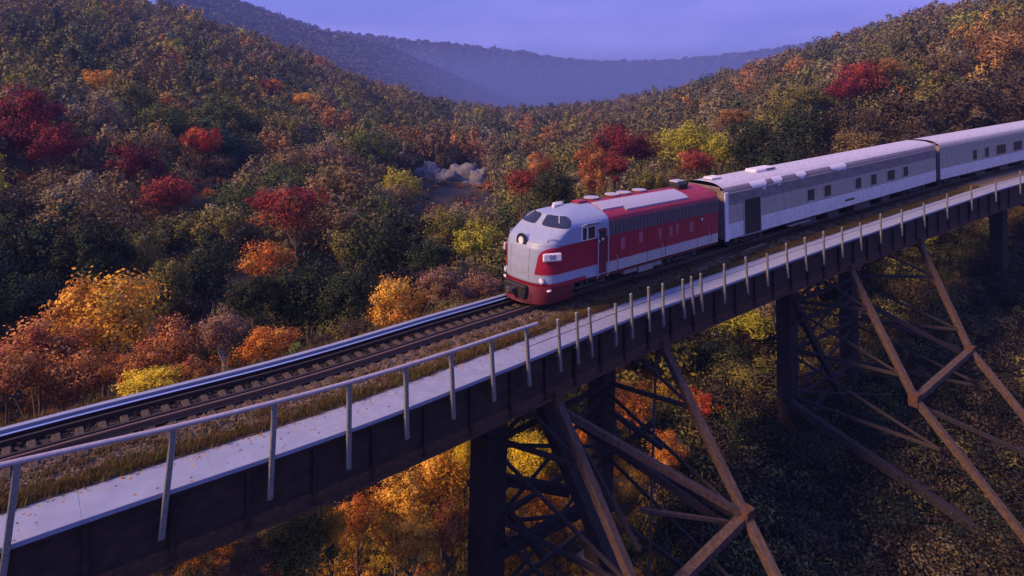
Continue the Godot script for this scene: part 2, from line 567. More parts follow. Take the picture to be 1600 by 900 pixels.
# ------------------------------------------------------------------ far ridges
func far_ridges() -> void:
	var lists := [
		["wooded spur descending into the valley beyond the tall autumn slope", [[250, -60, 1269], [370, -2, 1327], [470, 36, 1385], [600, 66, 1500], [700, 110, 1558], [800, 152, 1615], [880, 186, 1673], [960, 205, 1731]], 0.30, 6.5],
		["long blue ridge closing the valley, its crest sloping down to a saddle", [[380, 0, 2072], [500, 42, 2106], [620, 57, 2128], [700, 64, 2162], [810, 77, 2195], [875, 88, 2228], [935, 98, 2240], [1000, 104, 2273], [1050, 114, 2296], [1090, 128, 2330], [1150, 150, 2352]], 0.42, 10.0],
		["pale blue farthest ridge rising behind the saddle", [[780, 90, 2524], [870, 88, 2524], [950, 93, 2524], [1050, 91, 2558], [1150, 81, 2558], [1280, 62, 2581], [1420, 40, 2603], [1600, 25, 2637]], 0.42, 12.0]]
	var nz := FastNoiseLite.new()
	nz.seed = 21
	nz.frequency = 0.012
	nz.fractal_octaves = 4
	var proto := []
	for k in 3:
		proto.append(make_crown(300 + k, 70, 0.62, 0.8, 9, tones("neutral")))
	for li in lists.size():
		var L: Array = lists[li]
		var crest: Array = L[1]
		var rows := []
		var n_along := 90
		var n_across := 22
		for j in n_along + 1:
			var f := float(j) / n_along * (crest.size() - 1)
			var k := mini(int(f), crest.size() - 2)
			var a: Array = crest[k]
			var b: Array = crest[k + 1]
			var q := f - k
			var c0 := pt(lerpf(a[0], b[0], q), lerpf(a[1], b[1], q) + 4.0, lerpf(a[2], b[2], q))
			var row := PackedVector3Array()
			for m in n_across + 1:
				var e := float(m) / n_across
				var away := (e - 0.72) / 0.72   # -1 at the foot, 0 at the crest
				var depth: float = away * (c0.y + 75.0) / L[2]
				if away > 0:
					depth = away * 300.0
				var dir := Vector3(c0.x, 0, c0.z).normalized()
				var p: Vector3 = c0 + dir * depth
				p.y = c0.y - absf(depth) * L[2] * (1.0 if away < 0 else 0.6)
				p.y -= 6.0 * (1.0 - exp(-absf(depth) / 40.0))
				p.y += nz.get_noise_2d(p.x, p.z) * 22.0 * clampf(absf(away) * 3.0, 0.12, 1.0) * (0.4 if li == 0 else 0.8)
				row.append(p)
			rows.append(row)
		var bf := Buf.new()
		bf.grid(rows, Vector3(0, -50000, 0))
		var o := obj("hill", bf, M.far_wood)
		tag(o, L[0], "", "", "structure")
		# the wood on it
		var xf := []
		var cols := []
		var step: float = L[3]
		for j in n_along:
			for m in int(n_across * 0.76):
				var p0: Vector3 = rows[j][m]
				var p1: Vector3 = rows[j + 1][m]
				var p2: Vector3 = rows[j][m + 1]
				var area := (p1 - p0).cross(p2 - p0).length()
				var num := mini(int(area / (step * step) + rng.randf()), 40)
				for t in num:
					var w := p0 + (p1 - p0) * rng.randf() + (p2 - p0) * rng.randf()
					var r := step * rng.randf_range(0.5, 0.85)
					xf.append(Transform3D(Basis(Vector3.UP, rng.randf() * TAU).scaled(Vector3(r, r * rng.randf_range(0.8, 1.3), r)), w + Vector3(0, r * 0.5, 0)))
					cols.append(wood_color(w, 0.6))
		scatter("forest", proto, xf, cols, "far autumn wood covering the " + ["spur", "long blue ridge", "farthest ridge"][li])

func valley_haze() -> void:
	# the blue mist that fills the far valley in front of the ridges
	for k in 9:
		var top := -30.0 + k * 15.0
		var f := FogVolume.new()
		f.name = numbered("haze")
		f.shape = RenderingServer.FOG_VOLUME_SHAPE_BOX
		f.size = Vector3(2700 - k * 30, top + 130.0, 880.0 - k * 35.0)
		f.position = Vector3(100, (top - 130.0) * 0.5, -1430.0 - k * 14.0)
		var m := FogMaterial.new()
		m.density = 0.0003
		m.albedo = lin(.30, .42, 1.0)
		f.material = m
		add_child(f)
		tag(f, "blue haze filling the far valley in front of the ridges", "", "", "stuff")

# ------------------------------------------------------------------ the wood's colours (linear albedo)
var tint := {
	"gold": Color(.76, .44, .055), "yellow": Color(.66, .50, .04), "lime": Color(.36, .34, .04), "orange": Color(.58, .21, .04), "rust": Color(.46, .19, .045), "flame": Color(.46, .075, .028),
	"red": Color(.31, .05, .045), "crimson": Color(.21, .03, .045), "maroon": Color(.14, .03, .038), "pinkbrown": Color(.26, .165, .10), "brown": Color(.20, .145, .07), "greybrown": Color(.24, .20, .125),
	"olive": Color(.215, .195, .06), "green": Color(.09, .12, .04), "dark": Color(.035, .05, .028), "bluegreen": Color(.05, .085, .055), "umber": Color(.085, .066, .045), "ginger": Color(.30, .17, .06), "neutral": Color(1, 1, 1)}

func tones(kind: String) -> Array:
	var c: Color = tint[kind]
	match kind:
		"gold": return [c, c * 0.8, Color(.78, .48, .10), Color(.52, .22, .04)]
		"orange": return [c, Color(.64, .32, .06), Color(.44, .13, .035)]
		"rust": return [c, Color(.28, .11, .055), Color(.50, .23, .08), Color(.30, .09, .05)]
		"red": return [c, Color(.33, .085, .05), Color(.22, .045, .045), Color(.20, .11, .05)]
		"crimson": return [c, Color(.27, .06, .05), Color(.15, .03, .045)]
		"flame": return [c, Color(.48, .14, .03), Color(.36, .04, .03)]
		"pinkbrown": return [c, Color(.36, .21, .15), Color(.22, .10, .06)]
		"olive": return [c, Color(.23, .20, .05), Color(.11, .125, .04)]
		"neutral": return [c, Color(.75, .78, .8), Color(1.2, 1.1, 1.0)]
	return [c, c * 1.22, c * 0.8]

var patch_noise := FastNoiseLite.new()
var fine_noise := FastNoiseLite.new()

func wood_kind(p: Vector3) -> String:
	var a := patch_noise.get_noise_2d(p.x, p.z)
	var q := rng.randf()
	var e := fine_noise.get_noise_2d(p.x, p.z)
	if e > 0.22:
		return ["olive", "green", "olive", "greybrown", "bluegreen"][int(q * 4.99)]
	if e < -0.30:
		return ["greybrown", "pinkbrown", "greybrown", "lime", "brown"][int(q * 4.99)] if q < 0.95 else "gold"
	if a > 0.28:
		return ["olive", "green", "lime", "olive", "greybrown"][int(q * 4.99)]
	if a < -0.3:
		return ["brown", "pinkbrown", "greybrown", "olive", "rust"][int(q * 4.99)] if q < 0.95 else "orange"
	if q < 0.035: return "gold"
	if q < 0.045: return "red"
	if q < 0.07: return "orange"
	if q < 0.10: return "rust"
	if q < 0.22: return "brown"
	if q < 0.42: return "greybrown"
	if q < 0.74: return "olive"
	if q < 0.92: return "green"
	return "bluegreen"

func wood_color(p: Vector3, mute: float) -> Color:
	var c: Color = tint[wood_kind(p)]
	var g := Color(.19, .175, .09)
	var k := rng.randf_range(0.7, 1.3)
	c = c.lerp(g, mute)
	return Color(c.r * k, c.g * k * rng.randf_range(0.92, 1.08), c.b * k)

# ------------------------------------------------------------------ foliage
func make_crown(sd: int, leaves: int, size: float, flat: float, clumps: int, cols: Array, ragged := 0.35) -> ArrayMesh:
	# unit crown, radius about 1: leaf-sized folded faces in uneven clumps
	var r := RandomNumberGenerator.new()
	r.seed = sd
	var cs := []
	for k in clumps:
		var f := (k + 0.5) / clumps
		var y := 1.0 - 1.75 * f
		var ring := sqrt(maxf(0.0, 1.0 - y * y))
		var an := k * 2.39996 + r.randf() * 0.9
		var reach := r.randf_range(0.42, 1.12)
		var cr := r.randf_range(0.20, 0.47)
		var p := Vector3(cos(an) * ring, y, sin(an) * ring) * reach * (1.0 - cr * 0.35)
		cs.append([p, cr, r.randf_range(0.82, 1.18), cols[r.randi() % cols.size()]])
	for k in maxi(2, clumps / 5):
		cs.append([Vector3(r.randf_range(-.3, .3), r.randf_range(-.3, .4), r.randf_range(-.3, .3)), 0.5, 0.95, cols[0]])
	var b := Buf.new()
	for k in leaves:
		var cl: Array = cs[r.randi() % cs.size()]
		var d := Vector3(r.randfn(), r.randfn(), r.randfn()).normalized()
		var rad: float = cl[1] * pow(r.randf(), 0.4) * (1.0 + ragged * r.randfn() * 0.5)
		var p: Vector3 = cl[0] + d * rad
		p.y *= flat
		var nn := (d * 0.55 + p.normalized() * 0.35 + Vector3(r.randfn(), r.randfn() + 0.35, r.randfn()) * 0.6).normalized()
		var x := nn.cross(Vector3(r.randfn(), r.randfn(), r.randfn())).normalized()
		var y := nn.cross(x)
		var s := size * r.randf_range(0.55, 1.25)
		var base: Color = cl[3]
		if r.randf() < 0.2:
			base = cols[r.randi() % cols.size()]
		var j: float = cl[2] * r.randf_range(0.86, 1.14)
		var col := Color(base.r * j, base.g * j * r.randf_range(0.9, 1.1), base.b * j)
		var i0 := b.v.size()
		b.v.append(p - x * s * 0.62); b.v.append(p - y * s * 0.36 + nn * s * 0.16); b.v.append(p + x * s * 0.62); b.v.append(p + y * s * 0.36 + nn * s * 0.16)
		var out := (p.normalized() * 0.35 + d * 0.6 + nn * 0.6).normalized()
		for q in 4:
			b.n.append(out)
			b.c.append(col)
		b.i.append_array(PackedInt32Array([i0, i0 + 2, i0 + 1, i0, i0 + 3, i0 + 2]))
	return b.mesh()

func make_trunk(sd: int, limbs: int, lean := 0.05) -> ArrayMesh:
	# unit trunk, one high, with limbs reaching out to radius about 0.8 (scaled with the crown)
	var r := RandomNumberGenerator.new()
	r.seed = sd
	var b := Buf.new()
	var pts := PackedVector3Array()
	var rad := PackedFloat32Array()
	for k in 8:
		var f := k / 7.0
		pts.append(Vector3(r.randf_range(-lean, lean) * f, f * 0.97, r.randf_range(-lean, lean) * f))
		rad.append(lerpf(0.075, 0.014, pow(f, 0.8)) * (1.35 if k == 0 else 1.0))
	b.tube(pts, rad, 7)
	for k in limbs:
		var f := r.randf_range(0.42, 0.86)
		var a := r.randf() * TAU
		var l := r.randf_range(0.4, 0.8) * (1.1 - f * 0.5)
		var st := Vector3(0, f, 0)
		var dir := Vector3(cos(a), 0, sin(a))
		var q := PackedVector3Array([st, st + dir * l * 0.4 + Vector3(0, .05, 0), st + dir * l * 0.75 + Vector3(0, .13 + r.randf() * .04, 0), st + dir * l + Vector3(0, .18 + r.randf() * .1, 0)])
		b.tube(q, PackedFloat32Array([.034 * (1.2 - f), .024 * (1.2 - f), .014 * (1.2 - f), .005]), 5)
	return b.mesh()

func scatter(called: String, protos: Array, xf: Array, cols: Array, label: String) -> void:
	# what nobody could count: one object per kind of mass, its shapes as children
	var root := Node3D.new()
	root.name = numbered(called)
	add_child(root)
	tag(root, label, "", "", "stuff")
	for k in protos.size():
		var buf := PackedFloat32Array()
		var num := 0
		for j in range(k, xf.size(), protos.size()):
			var t: Transform3D = xf[j]
			var c: Color = cols[j]
			buf.append_array(PackedFloat32Array([t.basis.x.x, t.basis.y.x, t.basis.z.x, t.origin.x, t.basis.x.y, t.basis.y.y, t.basis.z.y, t.origin.y, t.basis.x.z, t.basis.y.z, t.basis.z.z, t.origin.z, c.r, c.g, c.b, 1.0]))
			num += 1
		if num == 0:
			continue
		var mm := MultiMesh.new()
		mm.transform_format = MultiMesh.TRANSFORM_3D
		mm.use_colors = true
		mm.mesh = protos[k]
		mm.instance_count = num
		mm.buffer = buf
		var o := MultiMeshInstance3D.new()
		o.name = "foliage"
		o.multimesh = mm
		o.material_override = M.leaf
		tag(o, "", "", "", "stuff")
		root.add_child(o, true)

# ------------------------------------------------------------------ the bridge
func to_ground(a: Vector3, b: Vector3) -> Vector3:
	var d := (b - a).normalized()
	var p := b
	for k in 120:
		if p.y < height(p.x, p.z) - 0.4:
			break
		p += d * 0.3
	return p

func member(called: String, parent: Node, a: Vector3, b: Vector3, w: float, h: float, m: Material, label := "") -> MeshInstance3D:
	var bf := Buf.new()
	bf.bar(a, b, w, h, 0.025)
	var o := obj(called, bf, m, parent)
	if label: o.set_meta("label", label)
	return o

func bridge() -> void:
	var s0 := 10.0
	var s1 := (way.size() - 12) * DS
	var b := Buf.new()
	var walk := Node3D.new()
	walk.name = "walkway"
	add_child(walk)
	tag(walk, "pale lavender-white walkway of long slabs along the edge of the railway bridge", "", "", "structure")
	sweep(b, rect(0.05, 1.36, -0.14, -0.03), s0, s1, 1.0)
	obj("bedding", b, M.girder, walk)
	var sl := s0
	while sl < s1 - 4.0:
		b = Buf.new()
		var up := rng.randf_range(0.0, 0.006)
		sweep(b, [Vector2(0.0, -0.12), Vector2(0.0, up - 0.012), Vector2(0.014, up), Vector2(1.406, up), Vector2(1.42, up - 0.012), Vector2(1.42, -0.028), Vector2(0.06, -0.028), Vector2(0.06, -0.12)], sl + 0.002, sl + 2.998, 0.75)
		for e in [sl + 0.002, sl + 2.998]:
			var q := [on_way(e, 0.0, -0.12), on_way(e, 0.0, up - 0.012), on_way(e, 1.42, up - 0.012), on_way(e, 1.42, -0.028)]
			b.quad(q[0], q[1], q[2], q[3])
		obj("slab", b, [M.walk, M.walk_b, M.walk_c][rng.randi() % 3], walk)
		sl += 3.0
	b = Buf.new()
	var t := thing("trestle_bridge", "dark steel and timber railway trestle carrying the train over the valley", "bridge")
	for side in [0, 1]:
		b = Buf.new()
		var o := 0.22 if side == 0 else 6.1
		sweep(b, rect(o, o + 0.06, -1.95, -0.142), s0, s1)
		sweep(b, rect(o - 0.14, o + 0.2, -0.24, -0.145), s0, s1)
		var gd := obj("girder", b, M.girder, t)
		b = Buf.new()
		sweep(b, rect(o - 0.18, o + 0.24, -2.03, -1.953), s0, s1)
		sweep(b, rect(o - 0.035, o - 0.003, -1.95, -1.62), s0, s1)
		obj("bottom_flange", b, M.rust, gd)
	b = Buf.new()
	sweep(b, rect(1.3, 6.35, -0.6, -0.15), s0, s1)
	obj("deck", b, M.girder, t)
	var k := 0
	var s := s0 + 1.0
	while s < s_at(1580.0):
		b = Buf.new()
		b.bar(on_way(s, 0.14, -1.95), on_way(s, 0.14, -0.25), 0.09, 0.14)
		obj("stiffener", b, M.girder, t)
		s += 1.9
	# columns under the track, in pairs
	for q in [[762.0, 1.35, 27.0], [938.0, 1.2, 31.0], [1230.0, 1.2, 42.5], [1326.0, 1.15, 49.0], [1560.0, 1.3, 66.0], [1640.0, 1.3, 73.0]]:
		var sc := s_at(q[0], 2.8, -3.0)
		var top := on_way(sc, 2.8, -0.6)
		var foot := to_ground(top, top + Vector3.DOWN)
		var f := frame(sc)
		b = Buf.new()
		var mid := (top + foot) * 0.5
		b.rbox(Transform3D(Basis(f[1], Vector3.UP, f[1].cross(Vector3.UP)).orthonormalized(), mid), Vector3(q[1] * 0.8, top.y - foot.y, q[1] * 0.9), 0.06)
		var col := obj("column", b, M.column, t)
		b = Buf.new()
		b.rbox(Transform3D(Basis(f[1], Vector3.UP, f[1].cross(Vector3.UP)).orthonormalized(), foot + Vector3.UP * 0.3), Vector3(q[1] * 1.5, 1.6, q[1] * 1.6), 0.08)
		obj("footing", b, M.concrete, t)
		for h in int((top.y - foot.y) / 2.2):
			b = Buf.new()
			b.rbox(Transform3D(Basis(f[1], Vector3.UP, f[1].cross(Vector3.UP)).orthonormalized(), top + Vector3.DOWN * (1.2 + h * 2.2)), Vector3(q[1] * 0.8 + 0.09, 0.22, q[1] * 0.9 + 0.09), 0.02)
			obj("band", b, M.steel_dark, col)
		b = Buf.new()
		b.bar(on_way(sc, 0.4, -2.3), on_way(sc, 6.1, -2.3), 0.7, 0.5, 0.04)
		obj("cross_beam", b, M.steel_dark, t)
	# splayed legs and braces, lighter weathered timber
	var a0 := on_way(s_at(868.0, 0.2, -2.1), 0.2, -2.1)
	var a2 := pt(985, 900, 22.8)
	member("splayed_leg", t, a0, to_ground(a0, a2), 0.34, 0.34, M.timber)
	var b0 := on_way(s_at(1036.0, 0.2, -2.1), 0.2, -2.1)
	var b1 := pt(1165, 806, 26.8)
	var b2 := pt(1214, 905, 25.1)
	member("splayed_leg", t, b0, b1, 0.36, 0.36, M.timber)
	member("splayed_leg", t, b1, to_ground(b1, b2), 0.38, 0.38, M.timber)
	var c0 := on_way(s_at(1328.0, 0.2, -2.1), 0.2, -2.1)
	var c1 := pt(1430, 624, 38.6)
	var c2 := pt(1600, 838, 34.0)
	member("splayed_leg", t, c0, c1, 0.38, 0.38, M.timber)
	member("splayed_leg", t, c1, to_ground(c1, c2), 0.39, 0.39, M.timber)
	var d0 := on_way(s_at(1436.0, 0.2, -2.1), 0.2, -2.1)
	var d1 := pt(1516, 548, 45.2)
	var d2 := pt(1600, 650, 41.5)
	member("splayed_leg", t, d0, d1, 0.38, 0.38, M.timber)
	member("splayed_leg", t, d1, to_ground(d1, d2), 0.39, 0.39, M.timber)
	member("brace", t, pt(884, 646, 26.1), b1, 0.30, 0.30, M.timber)
	member("brace", t, b1, to_ground(b1, pt(1068, 902, 24.6)), 0.42, 0.34, M.timber)
	member("brace", t, c1, d1, 0.42, 0.36, M.timber)
	member("brace", t, pt(1000, 796, 25.8), pt(1138, 816, 26.9), 0.14, 0.18, M.timber)
	member("brace", t, pt(846, 622, 27.6), to_ground(pt(846, 622, 27.6), pt(922, 800, 26.0)), 0.85, 0.5, M.column, "broad dark slanting leg")
	member("brace", t, pt(905, 662, 26.6), pt(1150, 832, 27.6), 0.26, 0.3, M.column)
	member("brace", t, pt(772, 868, 26.2), pt(940, 780, 27.5), 0.4, 0.45, M.column)
	member("brace", t, pt(762, 744, 27.5), pt(890, 768, 27.2), 0.3, 0.42, M.column)
	member("brace", t, pt(766, 765, 27.3), pt(850, 870, 26.2), 0.3, 0.3, M.column)
	member("brace", t, pt(1235, 630, 42.0), to_ground(pt(1235, 630, 42), pt(1450, 775, 38.5)), 0.6, 0.5, M.column)
	member("brace", t, pt(1345, 470, 44.0), pt(1516, 560, 45.4), 0.35, 0.35, M.column)
	member("brace", t, pt(1240, 470, 43.0), pt(1325, 640, 46.0), 0.4, 0.4, M.column)
	for e in [[pt(1345, 492, 46.5), pt(1500, 545, 47.0), .16], [pt(1252, 590, 43.0), pt(1312, 562, 46.0), .16], [pt(1250, 612, 42.5), pt(1380, 617, 44.0), .12], [pt(1436, 634, 38.8), pt(1610, 712, 37.5), .22], [pt(1238, 505, 42.8), pt(1330, 470, 46.0), .2], [pt(1330, 560, 47.0), pt(1228, 700, 42.0), .24],
			[pt(1420, 806, 38.0), pt(1530, 822, 38.0), .12], [pt(940, 720, 30.6), pt(1020, 660, 29.4), .2], [pt(950, 640, 30.8), pt(1035, 700, 28.8), .2], [pt(884, 655, 26.4), pt(1000, 860, 24.6), .16]]:
		member("brace", t, e[0], e[1], e[2], e[2] * 1.2, M.column)
	var cols_at := [[762.0, a0, a2], [938.0, b0, b1], [1230.0, c0, c1], [1326.0, d0, d1]]
	for bent in 4:
		var sc := s_at(cols_at[bent][0], 2.8, -3.0)
		for lv in [-4.2, -7.4, -10.6]:
			var here := on_way(sc, 2.8, lv)
			if here.y < height(here.x, here.z) + 1.0:
				continue
			var p: Vector3 = cols_at[bent][1]
			var q: Vector3 = cols_at[bent][2]
			var on_leg := p + (q - p) * ((here.y - p.y) / (q.y - p.y))
			member("brace", t, here, on_leg, 0.17, 0.2, M.column)
			member("brace", t, on_way(sc, 2.8, lv + 2.9), on_leg, 0.13, 0.16, M.column)
			if bent % 2 == 0:
				var s2 := s_at(cols_at[bent + 1][0], 2.8, -3.0)
				member("brace", t, on_way(sc, 2.3, lv), on_way(s2, 2.3, lv), 0.18, 0.22, M.column)
				member("brace", t, on_way(sc, 2.25, lv), on_way(s2, 2.25, lv + 3.0), 0.13, 0.16, M.column)
				member("brace", t, on_way(sc, 2.4, lv + 3.0), on_way(s2, 2.4, lv), 0.13, 0.16, M.column)
	# gusset plates where legs and braces meet
	for e in [[b1, .62], [c1, .66], [d1, .6], [a0, .6], [b0, .6], [c0, .62], [d0, .62]]:
		b = Buf.new()
		var fr := frame(s_at(px_of(e[0])))
		b.rbox(Transform3D(Basis(fr[1], Vector3.UP, fr[1].cross(Vector3.UP)).orthonormalized(), e[0]), Vector3(e[1], e[1] * 1.15, 0.56), 0.03)
		obj("gusset_plate", b, M.rust, t)
	b = Buf.new()
	b.cyl(on_way(s_at(1026.0, 0.6, -2.0), 0.6, -2.0), pt(1012, 960, 26.8), 0.07, 8)
	obj("drain_pipe", b, M.timber, t)

func railing() -> void:
	var t := thing("handrail", "grey steel handrail with tall posts along the outer edge of the walkway", "railing")
	var posts := [-420.0, -190.0, 10.0, 260.0, 425.0, 545.0, 635.0, 707.0, 770.0, 825.0, 874.0, 902.0, 923.0, 962.0, 987.0, 1014.0, 1036.0, 1068.0, 1082.0, 1096.0, 1132.0, 1167.0, 1199.0, 1230.0, 1259.0, 1287.0, 1316.0, 1345.0, 1376.0, 1409.0, 1444.0, 1480.0, 1518.0, 1556.0, 1594.0]
	var last := 0.0
	for q in posts:
		var s := s_at(q, -0.09, 0.2)
		var lean := clampf(remap(q, 265.0, 825.0, 0.085, -0.07), -0.07, 0.09)
		if q > 900.0:
			lean = -0.06 + 0.035 * sin(q * 1.7)
		var f := frame(s)
		var up: Vector3 = (Vector3.UP + f[1] * lean * 1.2).normalized()
		var tall: float = clampf(remap(q, 265.0, 825.0, 1.64, 1.3), 1.12, 1.64) + clampf((265.0 - q) * 0.001, 0.0, 0.4)
		if q > 850.0:
			tall = 1.1 + 0.12 * sin(q * 0.9)
		var low: float = 1.15 if q < 600.0 else 0.95
		var b := Buf.new()
		var base := on_way(s, -0.1, 0.0)
		b.bar(base - up * low, base + up * tall, 0.15 if q < 850.0 else 0.125, 0.11, 0.02, f[1])
		b.bar(base + f[2] * 0.02 - up * 0.3, base + f[2] * 0.2 - up * 0.3, 0.08, 0.08)
		obj("post", b, M.galv, t)
		if q <= 825.0:
			last = s
	var b := Buf.new()
	var pts := PackedVector3Array()
	var rad := PackedFloat32Array()
	var s := s_at(-420.0, -0.1, 0.0)
	while s < last + 0.5:
		var q := px_of(on_way(s, -0.1, 0.0))
		pts.append(on_way(s, -0.1, clampf(remap(q, 265.0, 825.0, 1.66, 1.32), 1.3, 1.66) + clampf((265.0 - q) * 0.001, 0.0, 0.4)))
		rad.append(0.068)
		s += 0.5
	b.tube(pts, rad, 10)
	obj("top_rail", b, M.hand, t)
	for h in [1.02, 0.55]:
		b = Buf.new()
		pts = PackedVector3Array()
		rad = PackedFloat32Array()
		s = last
		while s < s_at(1594.0):
			pts.append(on_way(s, -0.1, h))
			rad.append(0.013)
			s += 1.0
		b.tube(pts, rad, 5)
		obj("cable", b, M.steel_dark, t)
	b = Buf.new()
	# the loose gate-like frame beside the first carriage
	var g := thing("metal_frame", "small upright grey metal frame on the trackside below the front of the first carriage", "frame")
	var p0 := on_way(s_at(1165.0, 1.9), 1.9, 0.0)
	var p1 := on_way(s_at(1194.0, 2.0), 2.0, 0.0)
	for e in [[p0, p0 + Vector3(0, .56, 0)], [p1, p1 + Vector3(0, .56, 0)], [p0 + Vector3(0, .54, 0), p1 + Vector3(0, .54, 0)]]:
		b = Buf.new()
		b.bar(e[0], e[1], 0.09, 0.09, 0.02)
		obj("bar", b, M.rail_rust, g)

# ------------------------------------------------------------------ the track
const MID := 4.15      # the track's middle, across from the walkway's edge
const TOP := 0.40      # rail top above the walkway

func track() -> void:
	var s0 := 10.0
	var s1 := (way.size() - 12) * DS
	var b := Buf.new()
	sweep(b, [Vector2(1.422, -0.14), Vector2(1.43, 0.02), Vector2(1.9, 0.05), Vector2(2.6, 0.13), Vector2(3.34, 0.145), Vector2(3.36, -0.14)], s0, s1, 1.0, false)
	sweep(b, [Vector2(4.94, -0.14), Vector2(4.96, 0.145), Vector2(5.7, 0.13), Vector2(6.34, -0.02), Vector2(6.36, -0.14)], s0, s1, 1.0, false)
	tag(obj("ballast_bed", b, M.ballast), "brown stone ballast shoulders of the railway track on the bridge", "", "", "structure")
	b = Buf.new()
	sweep(b, [Vector2(3.362, -0.14), Vector2(3.362, 0.14), Vector2(4.938, 0.14), Vector2(4.938, -0.14)], s0, s1, 1.0, false)
	tag(obj("ballast_between_rails", b, M.dark_ballast), "near-black ballast between the two rails", "", "", "structure")
	var t := Node3D.new()
	t.name = "railway_track"
	add_child(t)
	tag(t, "railway track of two polished rails on weathered timber sleepers", "", "", "structure")
	for side in 2:
		var o := MID + (-0.76 if side == 0 else 0.76)
		b = Buf.new()
		var prof := []
		for q in [[-.085, .0], [-.085, .025], [-.016, .05], [-.016, .12], [-.055, .14], [-.055, .185], [.055, .185], [.055, .14], [.016, .12], [.016, .05], [.085, .025], [.085, .0]]:
			prof.append(Vector2(o + q[0], TOP - 0.195 + q[1]))
		sweep(b, prof, s0, s1, 1.0, false)
		var r := obj("rail", b, M.rail_side if side == 1 else M.rail_rust, t)
		b = Buf.new()
		sweep(b, rect(o - 0.052, o + 0.052, TOP - 0.008, TOP + 0.002), s0, s1)
		obj("rail_head", b, M.rail_head if side == 1 else M.rail_rust, r)
	for o in [MID - 0.46, MID + 0.46]:
		b = Buf.new()
		sweep(b, rect(o - 0.05, o + 0.05, TOP - 0.19, TOP - 0.045), s0, s1)
		obj("guard_rail", b, M.rail_side, t)
	# a timber kerb beyond the far rail, its shine put in as pale colour
	b = Buf.new()
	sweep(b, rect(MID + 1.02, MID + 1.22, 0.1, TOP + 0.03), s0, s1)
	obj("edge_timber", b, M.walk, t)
	# sleepers: one by one where they can be told apart
	var shapes := []
	for k in 3:
		b = Buf.new()
		b.rbox(Transform3D(), Vector3(2.62 + 0.08 * k, 0.2, 0.23), 0.025)
		shapes.append(b.mesh())
	var s := s0 + 2.0
	var s_end := s_at(1590.0)
	var num := 0
	while s < s_end and num < 290:
		var f := frame(s)
		var o := obj("sleeper", shapes[num % 3], M.sleeper, t)
		o.transform = Transform3D(Basis(f[2], Vector3.UP, f[2].cross(Vector3.UP)).orthonormalized().rotated(Vector3.UP, rng.randf_range(-.02, .02)), on_way(s, MID - 0.02 + rng.randf_range(-.06, .06), TOP - 0.295))
		s += 0.56
		num += 1
	# loose stones and dry grass
	var stone := []
	for k in 3:
		b = Buf.new()
		var r := RandomNumberGenerator.new()
		r.seed = 40 + k
		var vs := []
		for q in [Vector3(1, 0, 0), Vector3(-1, 0, 0), Vector3(0, .7, 0), Vector3(0, -.7, 0), Vector3(0, 0, 1), Vector3(0, 0, -1)]:
			vs.append(q * r.randf_range(0.7, 1.2) + Vector3(r.randf_range(-.2, .2), r.randf_range(-.2, .2), r.randf_range(-.2, .2)))
		for q in [[0, 2, 4], [4, 2, 1], [1, 2, 5], [5, 2, 0], [0, 4, 3], [4, 1, 3], [1, 5, 3], [5, 0, 3]]:
			b.tri(vs[q[0]], vs[q[2]], vs[q[1]])
		b.c.resize(b.v.size())
		b.c.fill(Color(1, 1, 1))
		stone.append(b.mesh())
	var xf := []
	var cols := []
	var gx := []
	var gc := []
	for k in 14000:
		s = lerpf(s_at(-250.0), s_at(1100.0), pow(rng.randf(), 1.2))
		var o := rng.randf_range(1.5, 6.2)
		var h := 0.03 + clampf((o - 1.5) * 0.11, 0.0, 0.12) if o < 5.6 else 0.06
		var z := rng.randf_range(0.035, 0.075)
		xf.append(Transform3D(Basis.from_euler(Vector3(rng.randf() * 6, rng.randf() * 6, rng.randf() * 6)).scaled(Vector3(z, z, z)), on_way(s, o, h)))
		var dark := 0.25 if o > 3.3 and o < 5.0 else 1.0
		var g := rng.randf_range(0.6, 1.5) * dark
		cols.append(Color(.17 * g, .125 * g, .09 * g))
	scatter("ballast_stones", stone, xf, cols, "loose ballast stones between the sleepers")
	var tuft := []
	for k in 3:
		tuft.append(make_tuft(60 + k))
	for k in 5200:
		s = lerpf(s_at(-250.0), s_at(1560.0), pow(rng.randf(), 1.3))
		var o := 1.5 + absf(rng.randfn()) * 0.22
		if rng.randf() < 0.25:
			o = rng.randf_range(1.6, 2.9)
		if rng.randf() < 0.16:
			o = rng.randf_range(5.5, 6.2)
		var z := rng.randf_range(0.10, 0.26)
		gx.append(Transform3D(Basis(Vector3.UP, rng.randf() * TAU).scaled(Vector3(z, z * 0.8, z)), on_way(s, o, 0.03 + clampf((o - 1.5) * 0.1, 0, .1))))
		var g := rng.randf_range(0.6, 1.3)
		gc.append(Color(.15 * g, .12 * g, .035 * g) if rng.randf() < 0.6 else Color(.17 * g, .095 * g, .04 * g))
	scatter("grass", tuft, gx, gc, "dry olive grass along the inner edge of the walkway")

